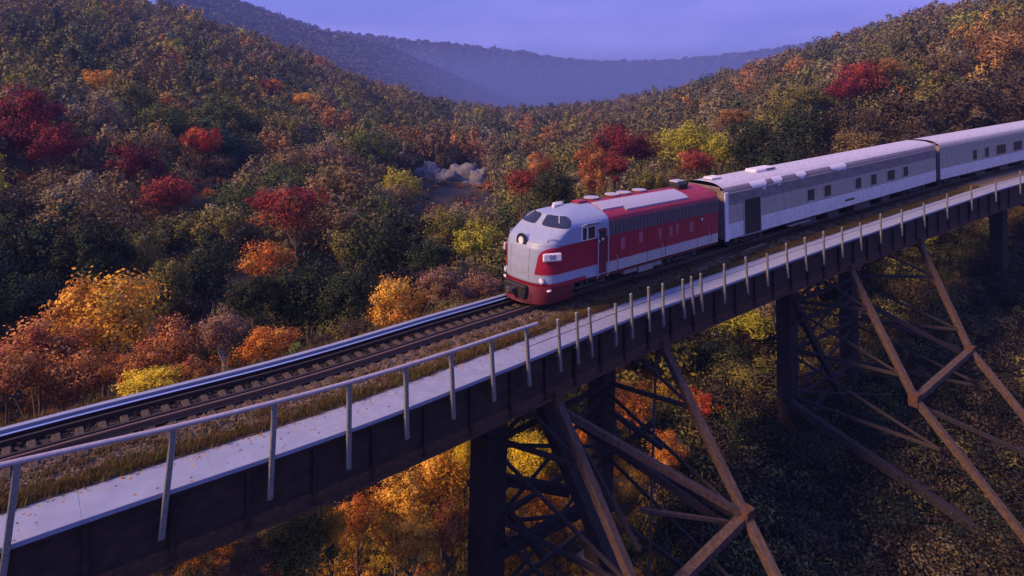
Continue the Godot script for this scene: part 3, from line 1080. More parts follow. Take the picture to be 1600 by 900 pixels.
func fallen_leaves() -> void:
	var b := Buf.new()
	for k in 5:
		var a := TAU * k / 5.0
		var e := TAU * (k + 1) / 5.0
		b.tri(Vector3(0, .12, 0), Vector3(cos(a), .3 * sin(k * 2.1), sin(a) * .7), Vector3(cos(e), .3 * sin(k * 2.1 + 2.1), sin(e) * .7))
	b.c.resize(b.v.size())
	b.c.fill(Color(1, 1, 1))
	var xf := []
	var cols := []
	for k in 420:
		var s := lerpf(s_at(-100.0), s_at(1100.0), rng.randf())
		var o := 1.40 - absf(rng.randfn()) * 0.2 if rng.randf() < 0.75 else rng.randf_range(0.05, 1.3)
		var z := rng.randf_range(0.025, 0.05)
		xf.append(Transform3D(Basis(Vector3.UP, rng.randf() * TAU).scaled(Vector3(z, z, z)), on_way(s, o, 0.008)))
		var kind: String = ["rust", "gold", "brown", "orange", "brown"][rng.randi() % 5]
		cols.append(tint[kind])
	scatter("fallen_leaves", [b.mesh()], xf, cols, "fallen leaves scattered over the walkway slabs")

func make_tuft(sd: int) -> ArrayMesh:
	var r := RandomNumberGenerator.new()
	r.seed = sd
	var b := Buf.new()
	for k in 26:
		var a := r.randf() * TAU
		var p := Vector3(r.randfn() * 0.35, 0, r.randfn() * 0.35)
		var tip := p + Vector3(cos(a) * r.randf_range(.1, .7), r.randf_range(.5, 1.2), sin(a) * r.randf_range(.1, .7))
		var w := Vector3(-sin(a), 0, cos(a)) * 0.06
		b.tri(p - w, p + w, tip)
	b.c.resize(b.v.size())
	b.c.fill(Color(1, 1, 1))
	return b.mesh()

# ------------------------------------------------------------------ the train
func table(keys: Array, x: float) -> float:
	for k in keys.size() - 1:
		if x <= keys[k + 1][0]:
			return lerpf(keys[k][1], keys[k + 1][1], smoothstep(0.0, 1.0, (x - keys[k][0]) / (keys[k + 1][0] - keys[k][0])) * 0.5 + 0.5 * clampf((x - keys[k][0]) / (keys[k + 1][0] - keys[k][0]), 0, 1))
	return keys[-1][1]

const NOSE := [[.1, .30], [.85, .18], [1.1, .07], [1.7, .04], [2.2, .06], [2.55, .10], [2.8, .20], [2.97, .40], [3.14, .72], [3.32, 1.08], [3.44, 1.27], [3.88, 1.66], [3.95, 1.85], [4.02, 2.3], [4.09, 3.0], [4.14, 3.9], [4.16, 4.4]]
const WIDE := [[.1, 1.55], [.9, 1.6], [3.42, 1.6], [3.58, 1.55], [3.72, 1.42], [3.86, 1.18], [3.98, .87], [4.08, .5], [4.14, .22], [4.16, .02]]
const FLARE := [[.1, 1.0], [.9, 1.1], [2.2, 1.25], [2.7, 1.2], [3.1, .9], [3.3, .70], [3.75, .64], [4.0, .6], [4.16, .1]]
const CAB := 4.6

func nose_pt(y: float, q: float) -> Vector3:   # q from -1 (far side) over 0 (centre line) to 1 (near side)
	var w := table(WIDE, y)
	var u0 := table(NOSE, y)
	var a := minf(table(FLARE, y), CAB - 0.03 - u0)
	var f := absf(q)
	var z := w
	var u := 0.0
	if f <= 0.8:
		var ph := f / 0.8 * PI * 0.5
		z = w * pow(sin(ph), 0.78)
		u = u0 + a * (1.0 - pow(maxf(cos(ph), 0.0), 0.78))
	else:
		u = lerpf(u0 + a, CAB, (f - 0.8) / 0.2)
	return Vector3(-u, y, -z * signf(q))

func nose_n(y: float, q: float) -> Vector3:
	var m := (nose_pt(y + 0.02, q) - nose_pt(y - 0.02, q)).cross(nose_pt(y, q + 0.01) - nose_pt(y, q - 0.01)).normalized()
	return m if m.dot(nose_pt(y, q) - Vector3(-3.5, 2.2, 0)) > 0 else -m

func nose_patch(y0: float, y1: float, ny: int, qa: Callable, qb: Callable, nq: int, off: float) -> Buf:
	var rows := []
	for k in ny + 1:
		var y := lerpf(y0, y1, float(k) / ny)
		var row := PackedVector3Array()
		for j in nq + 1:
			var q := lerpf(qa.call(y), qb.call(y), float(j) / nq)
			row.append(nose_pt(y, q) + nose_n(y, q) * off)
		rows.append(row)
	var b := Buf.new()
	b.grid(rows, Vector3(-4, 2, 0))
	return b

func local_x(xf: Transform3D, px: float, y: float, z: float, length: float) -> float:
	var lo := -length
	var hi := 2.0
	for k in 30:
		var mid := (lo + hi) * 0.5
		if px_of(xf * Vector3(mid, y, z)) > px:
			lo = mid
		else:
			hi = mid
	return lo

func band(sections: Array, x0: float, x1: float, mirror := true) -> Buf:   # a strip of the side: [height, half width] points, swept from x0 back to x1
	var b := Buf.new()
	for sg in ([-1.0, 1.0] if mirror else [-1.0]):
		var rows := []
		for x in [x0, lerpf(x0, x1, .5), x1]:
			var row := PackedVector3Array()
			for q in sections:
				row.append(Vector3(x, q[0], q[1] * sg))
			rows.append(row)
		for r in 2:
			for k in sections.size() - 1:
				if sg < 0:
					b.quad(rows[r][k], rows[r][k + 1], rows[r + 1][k + 1], rows[r + 1][k])
				else:
					b.quad(rows[r][k], rows[r + 1][k], rows[r + 1][k + 1], rows[r][k + 1])
	return b

func roof_y(z: float) -> float:   # the locomotive's roof line
	var lo := 3.45
	var hi := 4.16
	for k in 24:
		var mid := (lo + hi) * 0.5
		if table(WIDE, mid) > absf(z):
			lo = mid
		else:
			hi = mid
	return lo

func truck(parent: Node, x: float, base: float, wheel: float) -> void:
	var t := part_node("truck", parent)
	for sx in [-1.0, 1.0]:
		for sz in [-1.0, 1.0]:
			var b := Buf.new()
			var c := Vector3(x + sx * base * 0.5, wheel, sz * 0.76)
			b.cyl(c - Vector3(0, 0, .065), c + Vector3(0, 0, .065), wheel, 24)
			b.cyl(c - Vector3(0, 0, .08) * sz, c - Vector3(0, 0, .10) * sz, wheel + 0.03, 24)
			obj("wheel", b, M.under, t)
			b = Buf.new()
			b.box(c + Vector3(0, 0.02, sz * 0.42), Vector3(.34, .36, .26), 0.04)
			obj("journal_box", b, M.under, t)
		var b2 := Buf.new()
		b2.cyl(Vector3(x + sx * base * 0.5, wheel, -0.7), Vector3(x + sx * base * 0.5, wheel, 0.7), 0.08, 10)
		obj("axle", b2, M.under, t)
	for sz in [-1.0, 1.0]:
		var b := Buf.new()
		b.box(Vector3(x, wheel + 0.22, sz * 1.14), Vector3(base + 0.9, 0.2, 0.14), 0.03)
		b.box(Vector3(x, wheel - 0.12, sz * 1.14), Vector3(base * 0.5, 0.14, 0.16), 0.03)
		for k in 2:
			b.bar(Vector3(x + (k - 0.5) * base * 0.5, wheel - .12, sz * 1.14), Vector3(x + (k - 0.5) * base * 0.9, wheel + .2, sz * 1.14), 0.12, 0.12, 0.02)
		obj("side_frame", b, M.under, t)
		for k in 2:
			b = Buf.new()
			b.cyl(Vector3(x + (k - 0.5) * 0.4, wheel - 0.05, sz * 1.12), Vector3(x + (k - 0.5) * 0.4, wheel + 0.2, sz * 1.12), 0.11, 10)
			obj("spring", b, M.under, t)

func rigid(s0: float, s1: float) -> Transform3D:
	var a := on_way(s0, MID, TOP)
	var e := on_way(s1, MID, TOP)
	var x := (a - e).normalized()
	var z := x.cross(Vector3.UP).normalized()
	return Transform3D(Basis(x, z.cross(x), z), a)

func train() -> void:
	var s_nose := s_at(809.0, MID, TOP + 2.0)
	var l := s_at(1129.0, MID - 1.55, TOP + 1.5) - s_nose
	locomotive(s_nose, l)
	var s_a := s_nose + l + 0.35
	var s_b := s_at(1464.0, MID - 1.55, TOP + 1.0)
	carriage_a(s_a, s_b)
	carriage_b(s_b + 0.7, s_b + 31.0)

func locomotive(s_nose: float, l: float) -> void:
	var t := thing("locomotive", "rounded-nose diesel locomotive in white and red numbered 98, leading the train", "locomotive", "", Vector3.ZERO)
	var xf := rigid(s_nose, s_nose + l)
	t.transform = xf
	var b: Buf
	# nose and cab
	b = nose_patch(0.9, 4.157, 60, func(_y): return -1.0, func(_y): return 1.0, 46, 0.0)
	obj("nose", b, M.white, t)
	for sg in [1.0, -1.0]:
		var front := func(y):
			var f: float = 0.26 + 0.075 * (y - 1.42)
			var k := clampf((y - 2.3) / 0.42, 0.0, 1.0)
			return sg * (f + 0.34 * (1.0 - sqrt(maxf(0.0, 1.0 - k * k))))
		b = nose_patch(1.42, 2.72, 26, front, func(_y): return sg * 0.998, 26, 0.008)
		obj("red_side_panel", b, M.red, t)
		# windscreen: rubber surround and glass
		for k in 2:
			var grow := 0.016 if k == 0 else 0.0
			var y0 := 3.46 - grow * 1.5
			var y1 := 3.88 + grow * 1.5
			var qa := func(y):
				var e := minf(y - y0, y1 - y) / 0.13
				return sg * (0.05 - grow + 0.05 * (1.0 - sqrt(1.0 - pow(1.0 - clampf(e, 0, 1), 2))))
			var qb := func(y):
				var e := minf(y - y0, y1 - y) / 0.16
				return sg * (0.74 + grow - 0.02 * (y - 3.2) - 0.12 * (1.0 - sqrt(1.0 - pow(1.0 - clampf(e, 0, 1), 2))))
			b = nose_patch(y0, y1, 16, qa, qb, 12, 0.006 + 0.008 * k)
			obj("windscreen" if k == 1 else "windscreen_seal", b, M.glass if k == 1 else M.rubber, t)
		b = Buf.new()
		var w0 := nose_pt(3.89, sg * 0.40) + nose_n(3.89, sg * 0.40) * 0.04
		var w1 := nose_pt(3.62, sg * 0.38) + nose_n(3.62, sg * 0.38) * 0.035
		b.bar(w0, w1, 0.03, 0.02)
		obj("wiper", b, M.plate, t)
		# number board
		var at := nose_pt(2.27, sg * 0.60)
		var nn := nose_n(2.27, sg * 0.60)
		var right := Vector3.UP.cross(nn).normalized()
		var bas := Basis(right, nn.cross(right), nn)
		b = Buf.new()
		b.rbox(Transform3D(bas, at + nn * 0.03), Vector3(0.92, 0.38, 0.12), 0.05)
		var board := obj("number_board", b, M.plate, t)
		var tm := TextMesh.new()
		tm.text = "98"
		var fnt := SystemFont.new()
		fnt.font_names = PackedStringArray(["Droid Sans"])
		tm.font = fnt
		tm.font_size = 64
		tm.pixel_size = 0.0047
		tm.depth = 0.012
		var num := obj("number", tm, M.ink, board)
		num.transform = Transform3D(bas, at + nn * 0.092)
		# lower lamp on the white band
		at = nose_pt(1.2, sg * 0.40)
		nn = nose_n(1.2, sg * 0.40)
		nn = (nn + Vector3(0.8, 0, 0)).normalized()
		b = Buf.new()
		b.cyl(at - nn * 0.05, at + nn * 0.06, 0.15, 20)
		var lamp := obj("lamp", b, M.stripe, t)
		b = Buf.new()
		b.cyl(at + nn * 0.06, at + nn * 0.075, 0.12, 20, 0.09)
		obj("lens", b, M.lens, lamp)
		# a small white step edge low beside the nose
		b = Buf.new()
		b.bar(Vector3(-0.55, .72, -sg * 1.42), Vector3(-0.55, .80, -sg * 1.62), 0.16, 0.1, 0.03)
		obj("step_edge", b, M.plate, t)
	# headlight
	var hc := nose_pt(2.86, 0.0)
	b = Buf.new()
	b.cyl(hc + Vector3(-.4, -.02, 0), hc + Vector3(.06, -.02, 0), 0.27, 28)
	var hl := obj("headlight", b, M.white, t)
	b = Buf.new()
	b.cyl(hc + Vector3(.02, -.02, 0), hc + Vector3(.10, -.02, 0), 0.34, 28)
	obj("rim", b, M.black, hl)
	b = Buf.new()
	b.cyl(hc + Vector3(.10, -.02, 0), hc + Vector3(.13, -.02, 0), 0.20, 28, 0.16)
	obj("lens", b, M.lens, hl)
	# pilot
	var rows := []
	for k in 9:
		var y := lerpf(0.12, 0.92, k / 8.0)
		var row := PackedVector3Array()
		for j in 31:
			var q := lerpf(-0.86, 0.86, j / 30.0)
			var p := nose_pt(1.1, q)
			p.x += 0.30 * (1.0 - absf(q)) * (0.92 - y) + 0.02
			p.z *= lerpf(0.9, 1.0, (y - .12) / .8)
			p.y = y
			row.append(p)
		rows.append(row)
	b = Buf.new()
	b.grid(rows, Vector3(-4, 0.5, 0))
	obj("pilot", b, M.red_dark, t)
	b = nose_patch(0.90, 1.06, 3, func(_y): return -0.9, func(_y): return 0.9, 40, 0.03)
	obj("buffer_band", b, M.red, t)
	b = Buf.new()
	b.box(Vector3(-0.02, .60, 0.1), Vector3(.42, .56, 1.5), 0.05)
	var pocket := obj("coupler_pocket", b, M.black, t)  # black box; the dark of the opening is put into its colour
	b = Buf.new()
	b.box(Vector3(0.3, .66, 0), Vector3(.5, .2, .24), 0.05)
	b.box(Vector3(0.52, .66, .07), Vector3(.2, .32, .26), 0.06)
	obj("coupler", b, M.under, pocket)
	for k in 3:
		b = Buf.new()
		b.tube(PackedVector3Array([Vector3(.2, .8, -.5 - k * .13), Vector3(.36, .5, -.52 - k * .12), Vector3(.34, .3, -.46 - k * .12)]), PackedFloat32Array([.03, .03, .03]), 6)
		obj("hose", b, M.rubber, pocket)
	# cab side: window with its shade, door, handrails
	for sg in [-1.0, 1.0]:
		var z: float = sg * 1.603
		b = Buf.new()
		b.box(Vector3(-3.1, 3.06, z), Vector3(1.05, .66, .04), 0.015)
		var win := obj("cab_window", b, M.plate, t)
		for q in [[-2.8, .28], [-3.3, .50]]:
			b = Buf.new()
			b.box(Vector3(q[0], 3.06, z + sg * 0.012), Vector3(q[1], .56, .03))
			obj("pane", b, M.glass, win)
		b = Buf.new()
		b.rbox(Transform3D(Basis(Vector3.RIGHT, -sg * 0.55), Vector3(-3.15, 3.50, z + sg * 0.15)), Vector3(1.15, .04, .42), 0.012)
		obj("sun_shade", b, M.white, t)
		b = Buf.new()
		b.box(Vector3(-4.1, 2.05, z), Vector3(.62, 2.2, .05), 0.02)
		var door := obj("cab_door", b, M.red_dark, t)
		b = Buf.new()
		b.box(Vector3(-4.1, 2.72, z + sg * .012), Vector3(.4, .5, .04))
		obj("pane", b, M.glass, door)
		b = Buf.new()
		b.bar(Vector3(-3.82, 2.5, z + sg * .03), Vector3(-3.82, 2.6, z + sg * .03), .1, .06)
		obj("handle", b, M.plate, door)
		for x in [-3.72, -4.48]:
			b = Buf.new()
			b.tube(PackedVector3Array([Vector3(x, .75, z + sg * .02), Vector3(x, .9, z + sg * .09), Vector3(x, 3.0, z + sg * .09), Vector3(x, 3.1, z + sg * .02)]), PackedFloat32Array([.028, .028, .028, .028]), 7)
			obj("handrail", b, M.stripe, t)
		b = Buf.new()
		for k in 3:
			b.box(Vector3(-4.1, .35 + k * .24, z - sg * .1), Vector3(.55, .04, .25), 0.01)
		obj("cab_steps", b, M.under, t)
	# body behind the cab
	var x0 := -CAB
	var x1 := -l
	obj("sill", band([[.74, 1.55], [.90, 1.598]], x0 + 1.2, x1), M.red_dark, t)
	obj("white_stripe", band([[.90, 1.602], [1.42, 1.602]], x0, x1), M.stripe, t)
	obj("red_side", band([[1.42, 1.60], [2.70, 1.60]], x0, x1), M.red, t)
	obj("grille_band", band([[2.70, 1.606], [3.42, 1.606]], x0, x1), M.grille, t)
	var sec := []
	for k in 13:
		var y := lerpf(3.42, 4.159, sin(k / 12.0 * PI * 0.5))
		sec.append([y, maxf(table(WIDE, y), 0.001)])
	obj("roof", band(sec, x0, x1), M.roof_red, t)
	b = Buf.new()
	b.box(Vector3(x1 + 0.03, 2.3, 0), Vector3(.06, 3.1, 3.0))
	obj("end_wall", b, M.red_dark, t)
	b = Buf.new()
	b.box(Vector3(lerpf(x0 + 3, x1, .5), .86, 0), Vector3(l - 1.5, .22, 2.6), 0.03)
	obj("underframe", b, M.black, t)
	for k in 34:
		b = Buf.new()
		b.box(Vector3(lerpf(x0 - .25, x1 + .25, k / 33.0), 3.06, -1.616), Vector3(.035, .70, .03))
		obj("grille_slat", b, M.grille, t)
	for px in [972.0, 1000.0, 1030.0, 1047.0, 1057.0, 1079.0]:
		var x := local_x(xf, px, 2.3, -1.55, l)
		b = Buf.new()
		b.box(Vector3(x, 2.22 + 0.05 * sin(px), -1.606), Vector3(.30 + .06 * sin(px * 3.0), .58, .02), 0.008)
		obj("side_marking", b, M.mark, t)
	for q in [[1095.0, 2.45], [940.0, 2.62]]:
		b = Buf.new()
		b.box(Vector3(local_x(xf, q[0], q[1], -1.55, l), q[1], -1.63), Vector3(.14, .14, .08), 0.03)
		obj("marker_lamp", b, M.plate, t)
	for px in [966.0, 1012.0, 1040.0, 1090.0, 1112.0]:
		var x := local_x(xf, px, 2.0, -1.6, l)
		b = Buf.new()
		b.box(Vector3(x, 1.83, -1.602), Vector3(.03, 1.84, .012))
		obj("panel_seam", b, M.red_dark, t)
	for x in [-5.2, -9.0, l * -0.93]:
		b = Buf.new()
		b.tube(PackedVector3Array([Vector3(x, 1.0, -1.60), Vector3(x, 1.02, -1.68), Vector3(x, 1.62, -1.68), Vector3(x, 1.64, -1.60)]), PackedFloat32Array([.018, .018, .018, .018]), 6)
		obj("grab_iron", b, M.stripe, t)
	for sg in [-1.0, 1.0]:
		b = nose_patch(1.15, 2.62, 18, func(_y): return sg * 0.155, func(_y): return sg * 0.160, 1, 0.004)
		obj("nose_door_seam", b, M.under, t)
	b = nose_patch(1.42, 1.45, 1, func(_y): return -1.0, func(_y): return 1.0, 40, 0.010)
	obj("trim_line", b, M.stripe, t)
	b = Buf.new()
	for sg in [-1.0, 1.0]:
		b.tube(PackedVector3Array([nose_pt(2.9, sg * .42), nose_pt(2.95, sg * .44) + Vector3(.05, .09, 0), nose_pt(3.0, sg * .62) + Vector3(.05, .08, 0), nose_pt(2.95, sg * .66)]), PackedFloat32Array([.018, .018, .018, .018]), 6)
	obj("grab_iron", b, M.stripe, t)
	# roof equipment: pale hatch, fans, stack, horn
	for q in [[-4.7, -6.3, -1.12, -0.35], [-6.28, -11.9, -1.36, -0.35]]:
		rows = []
		for k in 5:
			var z: float = lerpf(q[2], q[3], k / 4.0)
			var y := roof_y(z) + 0.06
			rows.append(PackedVector3Array([Vector3(q[0], y, z), Vector3(lerpf(q[0], q[1], .5), y, z), Vector3(q[1], y, z)]))
		b = Buf.new()
		b.grid(rows, Vector3(-8, 0, 0))
		b.bar(Vector3(q[0], roof_y(q[2]) + .02, q[2]), Vector3(q[1], roof_y(q[2]) + .02, q[2]), 0.03, 0.08)
		b.bar(Vector3(q[0], roof_y(q[2]) + .03, q[2]), Vector3(q[0], roof_y(q[3]) + .03, q[3]), 0.03, 0.06)
		obj("roof_hatch", b, M.roof_pale, t)
	for x in [-5.6, -7.3, -8.3, -9.7]:
		b = Buf.new()
		b.cyl(Vector3(x, 3.95, .45), Vector3(x, 4.20, .45), 0.42, 24)
		var fan := obj("roof_fan", b, M.red_dark, t)
		b = Buf.new()
		b.cyl(Vector3(x, 4.20, .45), Vector3(x, 4.25, .45), 0.44, 24, 0.40)
		obj("fan_cover", b, M.roof_pale, fan)
	b = Buf.new()
	b.box(Vector3(-12.75, 4.24, -.1), Vector3(.95, .34, .75), 0.05)
	var stack := obj("exhaust_stack", b, M.black, t)
	b = Buf.new()
	b.box(Vector3(-12.9, 4.48, .1), Vector3(.75, .12, .6), 0.03)
	obj("stack_cover", b, M.roof_pale, stack)
	b = Buf.new()
	b.cyl(Vector3(-3.3, 4.18, .35), Vector3(-2.6, 4.12, .35), 0.04, 10, 0.09)
	b.cyl(Vector3(-3.4, 4.22, .5), Vector3(-2.8, 4.18, .5), 0.04, 10, 0.08)
	obj("horn", b, M.plate, t)
	b = Buf.new()
	b.box(Vector3(-4.3, 4.2, .1), Vector3(.7, .14, .5), 0.04)
	obj("roof_vent", b, M.red, t)
	# underneath
	truck(t, -3.3, 2.5, 0.5)
	truck(t, -11.4, 2.5, 0.5)
	for q in [[-6.6, .62, 1.1, .34, .5], [-7.85, .60, 1.3, .5, .6], [-8.9, .66, .7, .44, .55]]:
		b = Buf.new()
		b.box(Vector3(q[0], q[1], -1.2), Vector3(q[2], q[3], q[4]), 0.06)
		obj("fuel_tank", b, M.tank, t)
	b = Buf.new()
	b.box(Vector3(-7.8, .55, .2), Vector3(3.6, .6, 2.0), 0.08)
	obj("fuel_tank", b, M.under, t)

# ------------------------------------------------------------------ passenger stock
func carriage_shell(t: Node3D, l: float, pale: bool) -> void:
	var b: Buf
	var low := []
	for k in 17:
		low.append([lerpf(.78, 1.72, k / 16.0), 1.553 + (0.022 if k % 2 == 1 else 0.0)])
	obj("fluted_side", band(low, 0, -l), M.car_low, t)
	obj("window_band", band([[1.72, 1.55], [2.88, 1.55]], 0, -l), M.car_mid, t)
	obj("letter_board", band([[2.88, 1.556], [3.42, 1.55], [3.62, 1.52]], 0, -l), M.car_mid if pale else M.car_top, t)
	var sec := []
	for k in 12:
		var a := k / 11.0 * PI * 0.5
		sec.append([3.62 + 0.62 * sin(a), maxf(0.002, 1.53 * pow(cos(a), 0.7))])
	obj("roof_edge", band(sec.slice(0, 5), 0, -l), M.car_mid if pale else M.car_top, t)  # eave shading put in as the darker colour of the lower roof
	obj("roof", band(sec.slice(4), 0, -l), M.car_roof, t)
	for x in [-0.03, -l + 0.03]:
		b = Buf.new()
		b.box(Vector3(x, 2.3, 0), Vector3(.05, 3.0, 3.0))
		b.box(Vector3(x, 3.75, 0), Vector3(.05, .5, 2.4))
		obj("end_wall", b, M.car_top, t)
	b = Buf.new()
	b.box(Vector3(-l * .5, .7, 0), Vector3(l - .2, .2, 2.7), 0.03)
	obj("underframe", b, M.black, t)
	b = Buf.new()
	b.bar(Vector3(0, 4.19, -.55), Vector3(-l, 4.19, -.55), 0.05, 0.05)
	obj("roof_seam", b, M.under, t)
	b = Buf.new()
	b.bar(Vector3(0, 3.60, -1.56), Vector3(-l, 3.60, -1.56), 0.05, 0.07)
	obj("gutter", b, M.car_mid, t)
	for x in [-2.7, -l + 3.0]:
		truck(t, x, 2.6, 0.46)

func car_window(t: Node3D, x: float, w: float, h: float, y := 2.3) -> void:
	var b := Buf.new()
	for sx in [-1.0, 1.0]:
		b.box(Vector3(x + sx * (w * .5 + .03), y, -1.565), Vector3(.06, h + .12, .05), 0.01)
	for sy in [-1.0, 1.0]:
		b.box(Vector3(x, y + sy * (h * .5 + .03), -1.565), Vector3(w, .06, .05), 0.01)
	var win := obj("window", b, M.car_mid, t)
	b = Buf.new()
	b.box(Vector3(x, y, -1.556), Vector3(w, h, .02))
	obj("pane", b, M.glass, win)

func carriage_a(s_a: float, s_b: float) -> void:
	var t := thing("baggage_car", "weathered silver baggage car with an open dark side door, coupled behind the locomotive", "railway carriage")
	var xf := rigid(s_a, s_b)
	t.transform = xf
	var l := s_b - s_a
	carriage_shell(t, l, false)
	var b := Buf.new()
	var xd := local_x(xf, 1163.0, 2.0, -1.56, l)
	var xe := local_x(xf, 1188.0, 2.0, -1.56, l)
	b.box(Vector3((xd + xe) * .5, 1.92, -1.558), Vector3(absf(xe - xd), 2.16, .04))
	var door := obj("side_door", b, M.black, t)  # flat black panel, the dark inside put in as colour
	door.set_meta("label", "doorway as a flat black panel")
	for x in [xd + .04, xe - .04]:
		b = Buf.new()
		b.box(Vector3(x, 1.92, -1.575), Vector3(.08, 2.2, .06), 0.01)
		obj("door_post", b, M.car_mid, door)
	b = Buf.new()
	b.box(Vector3((xd + xe) * .5, .80, -1.60), Vector3(absf(xe - xd) + 1.2, .07, .16), 0.02)
	obj("sill", b, M.car_top, t)
	for px in [1267.0, 1293.0, 1341.0, 1365.0, 1392.0, 1415.0]:
		car_window(t, local_x(xf, px, 2.3, -1.56, l), 0.85 if px != 1392.0 else 1.25, 0.78)
	# bright corner post at the front, then ragged pale paint along the eaves
	b = Buf.new()
	b.box(Vector3(-.16, 2.2, -1.545), Vector3(.34, 3.0, .10), 0.03)
	obj("corner_post", b, M.patch, t)
	for q in [[1186.0, 1.7, .34], [1192.0, .9, .46], [1216.0, 1.1, .36], [1253.0, 1.2, .30], [1310.0, 1.9, .30], [1318.0, .9, .40]]:
		var x := local_x(xf, q[0], 3.5, -1.55, l)
		var rows := []
		for k in 6:
			var f := k / 5.0
			var row := PackedVector3Array()
			for j in 9:
				var e := j / 8.0
				var low: float = 3.88 - q[2] * (0.25 + 0.75 * sin(e * PI)) * (0.8 + 0.2 * sin(e * 11.0 + q[0])) * 1.3
				var y := lerpf(4.02, low, f)
				var a := asin(clampf((y - 3.62) / .62, 0.0, 1.0))
				var z := 1.53 * pow(cos(a), 0.7) if y > 3.62 else lerpf(1.556, 1.53, clampf((y - 3.3) / .32, 0, 1))
				row.append(Vector3(x + (e - .5) * q[1], y + 0.01, -z - 0.045))
			rows.append(row)
		b = Buf.new()
		b.grid(rows, Vector3(x, 2, 0))
		obj("paint_patch", b, M.patch, t)
	# hatch and vents on the roof
	var xh := local_x(xf, 1192.0, 4.3, -.2, l)
	b = Buf.new()
	b.box(Vector3(xh, 4.30, 0), Vector3(2.3, .26, .9), 0.08)
	var hatch := obj("roof_hatch", b, M.patch, t)
	b = Buf.new()
	b.box(Vector3(xh - .5, 4.35, -.46), Vector3(1.0, .08, .06))
	obj("vent_slot", b, M.black, hatch)
	b = Buf.new()
	b.box(Vector3(-1.0, 4.33, .1), Vector3(1.0, .14, .7), 0.05)
	obj("roof_hatch", b, M.patch, t)
	for q in [[-9.5, 2.0, .5, 1.0], [-13.0, 1.6, .42, .8], [-17.0, 2.4, .5, 1.0], [-21.0, 1.3, .4, .8]]:
		b = Buf.new()
		b.box(Vector3(q[0], .42, -.9), Vector3(q[1], q[2], q[3]), 0.05)
		obj("equipment_box", b, M.under, t)
	b = Buf.new()
	b.box(Vector3(-8.2, .52, -1.4), Vector3(2.6, .08, .3), 0.02)
	obj("foot_board", b, M.tank, t)
	var xm := local_x(xf, 1328.0, 1.2, -1.58, l)
	b = Buf.new()
	b.box(Vector3(xm, 1.25, -1.585), Vector3(1.3, .16, .03), 0.01)
	obj("side_vent", b, M.under, t)

func carriage_b(s_a: float, s_b: float) -> void:
	var t := thing("passenger_coach", "silver passenger coach with dark windows, second carriage behind the locomotive", "railway carriage")
	var xf := rigid(s_a, s_b)
	t.transform = xf
	var l := s_b - s_a
	carriage_shell(t, l, true)
	for q in [[1523.0, .8], [1542.0, .8], [1564.0, 2.0], [1590.0, 1.9], [1608.0, 1.9], [1626.0, 1.9], [1644.0, 1.9]]:
		car_window(t, local_x(xf, q[0], 2.35, -1.56, l), q[1], 0.9, 2.35)
	var b := Buf.new()
	b.box(Vector3(.2, 2.2, 0), Vector3(.5, 2.6, 1.6), 0.06)
	obj("gangway", b, M.rubber, t)
	for x in [-8.0, -13.0, -18.0]:
		b = Buf.new()
		b.box(Vector3(x, .42, -.9), Vector3(1.8, .46, .9), 0.05)
		obj("equipment_box", b, M.under, t)

# ------------------------------------------------------------------ the wood
var crowns := {}
var trunks := []
var words := {"gold": "golden-leaved", "yellow": "bright yellow", "lime": "yellow-green", "orange": "orange", "rust": "rust brown", "flame": "orange-red", "red": "red", "crimson": "crimson", "maroon": "maroon", "pinkbrown": "pinkish brown",
	"brown": "brown", "greybrown": "grey-brown half-bare", "olive": "olive green", "green": "dull green", "dark": "dark green", "ginger": "ginger brown", "bluegreen": "blue-green", "umber": "dark umber"}

func crown_mesh(kind: String, lod: int, k: int) -> ArrayMesh:
	var key := "%s%d%d" % [kind, lod, k]
	if not crowns.has(key):
		var sd := hash(key) % 100000
		match lod:
			0: crowns[key] = make_crown(sd, 8200, 0.068, 0.95, 28 + 6 * k, tones(kind), 0.45)
			1: crowns[key] = make_crown(sd, 4600, 0.076, 0.95, 18 + 5 * k, tones(kind), 0.4)
			2: crowns[key] = make_crown(sd, 1500, 0.12, 0.95, 14 + 3 * k, tones(kind), 0.3)
	return crowns[key]

func plant(called: String, label: String, category: String, group: String, at: Vector3, r: float, ry: float, mid_y: float, kind: String, lod: int, bark: Material) -> Node3D:
	var t := thing(called, label, category, group, at)
	var k := rng.randi() % 3
	var o := obj("crown", crown_mesh(kind, lod, k), M.leaf, t)
	o.transform = Transform3D(Basis(Vector3.UP, rng.randf() * TAU).scaled(Vector3(r * rng.randf_range(.88, 1.1), ry, r * rng.randf_range(.88, 1.1))), Vector3(0, mid_y, 0))
	var tr := obj("trunk", trunks[rng.randi() % trunks.size()], bark, t)
	tr.transform = Transform3D(Basis(Vector3.UP, rng.randf() * TAU).scaled(Vector3(r, mid_y + ry * 0.55 + 0.5, r)), Vector3(0, -0.5, 0))
	return t

func hero(called: String, px: float, top: float, w: float, d: float, kind: String, label: String, fl := 1.0, bark: Material = null, category := "tree", group := "") -> void:
	var p := pt(px, top, d)
	var g := height(p.x, p.z)
	var r := w * 0.5 / 1000.0 * d * 0.93
	var ry := r * fl
	if p.y - g < ry * 2.0:
		ry = maxf((p.y - g) * 0.52, r * 0.4)
	if p.y - g < 0.5:
		g = p.y - ry * 1.8
	var lod := 0 if d < 50.0 else 1
	plant(called, label, category, group, Vector3(p.x, g, p.z), r, ry, p.y - g - ry, kind, lod, bark if bark else M.bark)
	heroes.append(Vector4(p.x, r, p.z, p.y - ry))
	var sn := short_name(label)
	var clash := false
	for q in near_names:
		if q[3] == sn:
			clash = true
	if not clash and d > 40.0 and px > 0.0 and px < 1600.0:
		near_names.append([px, top + w * 0.4, d, sn])

var heroes := []

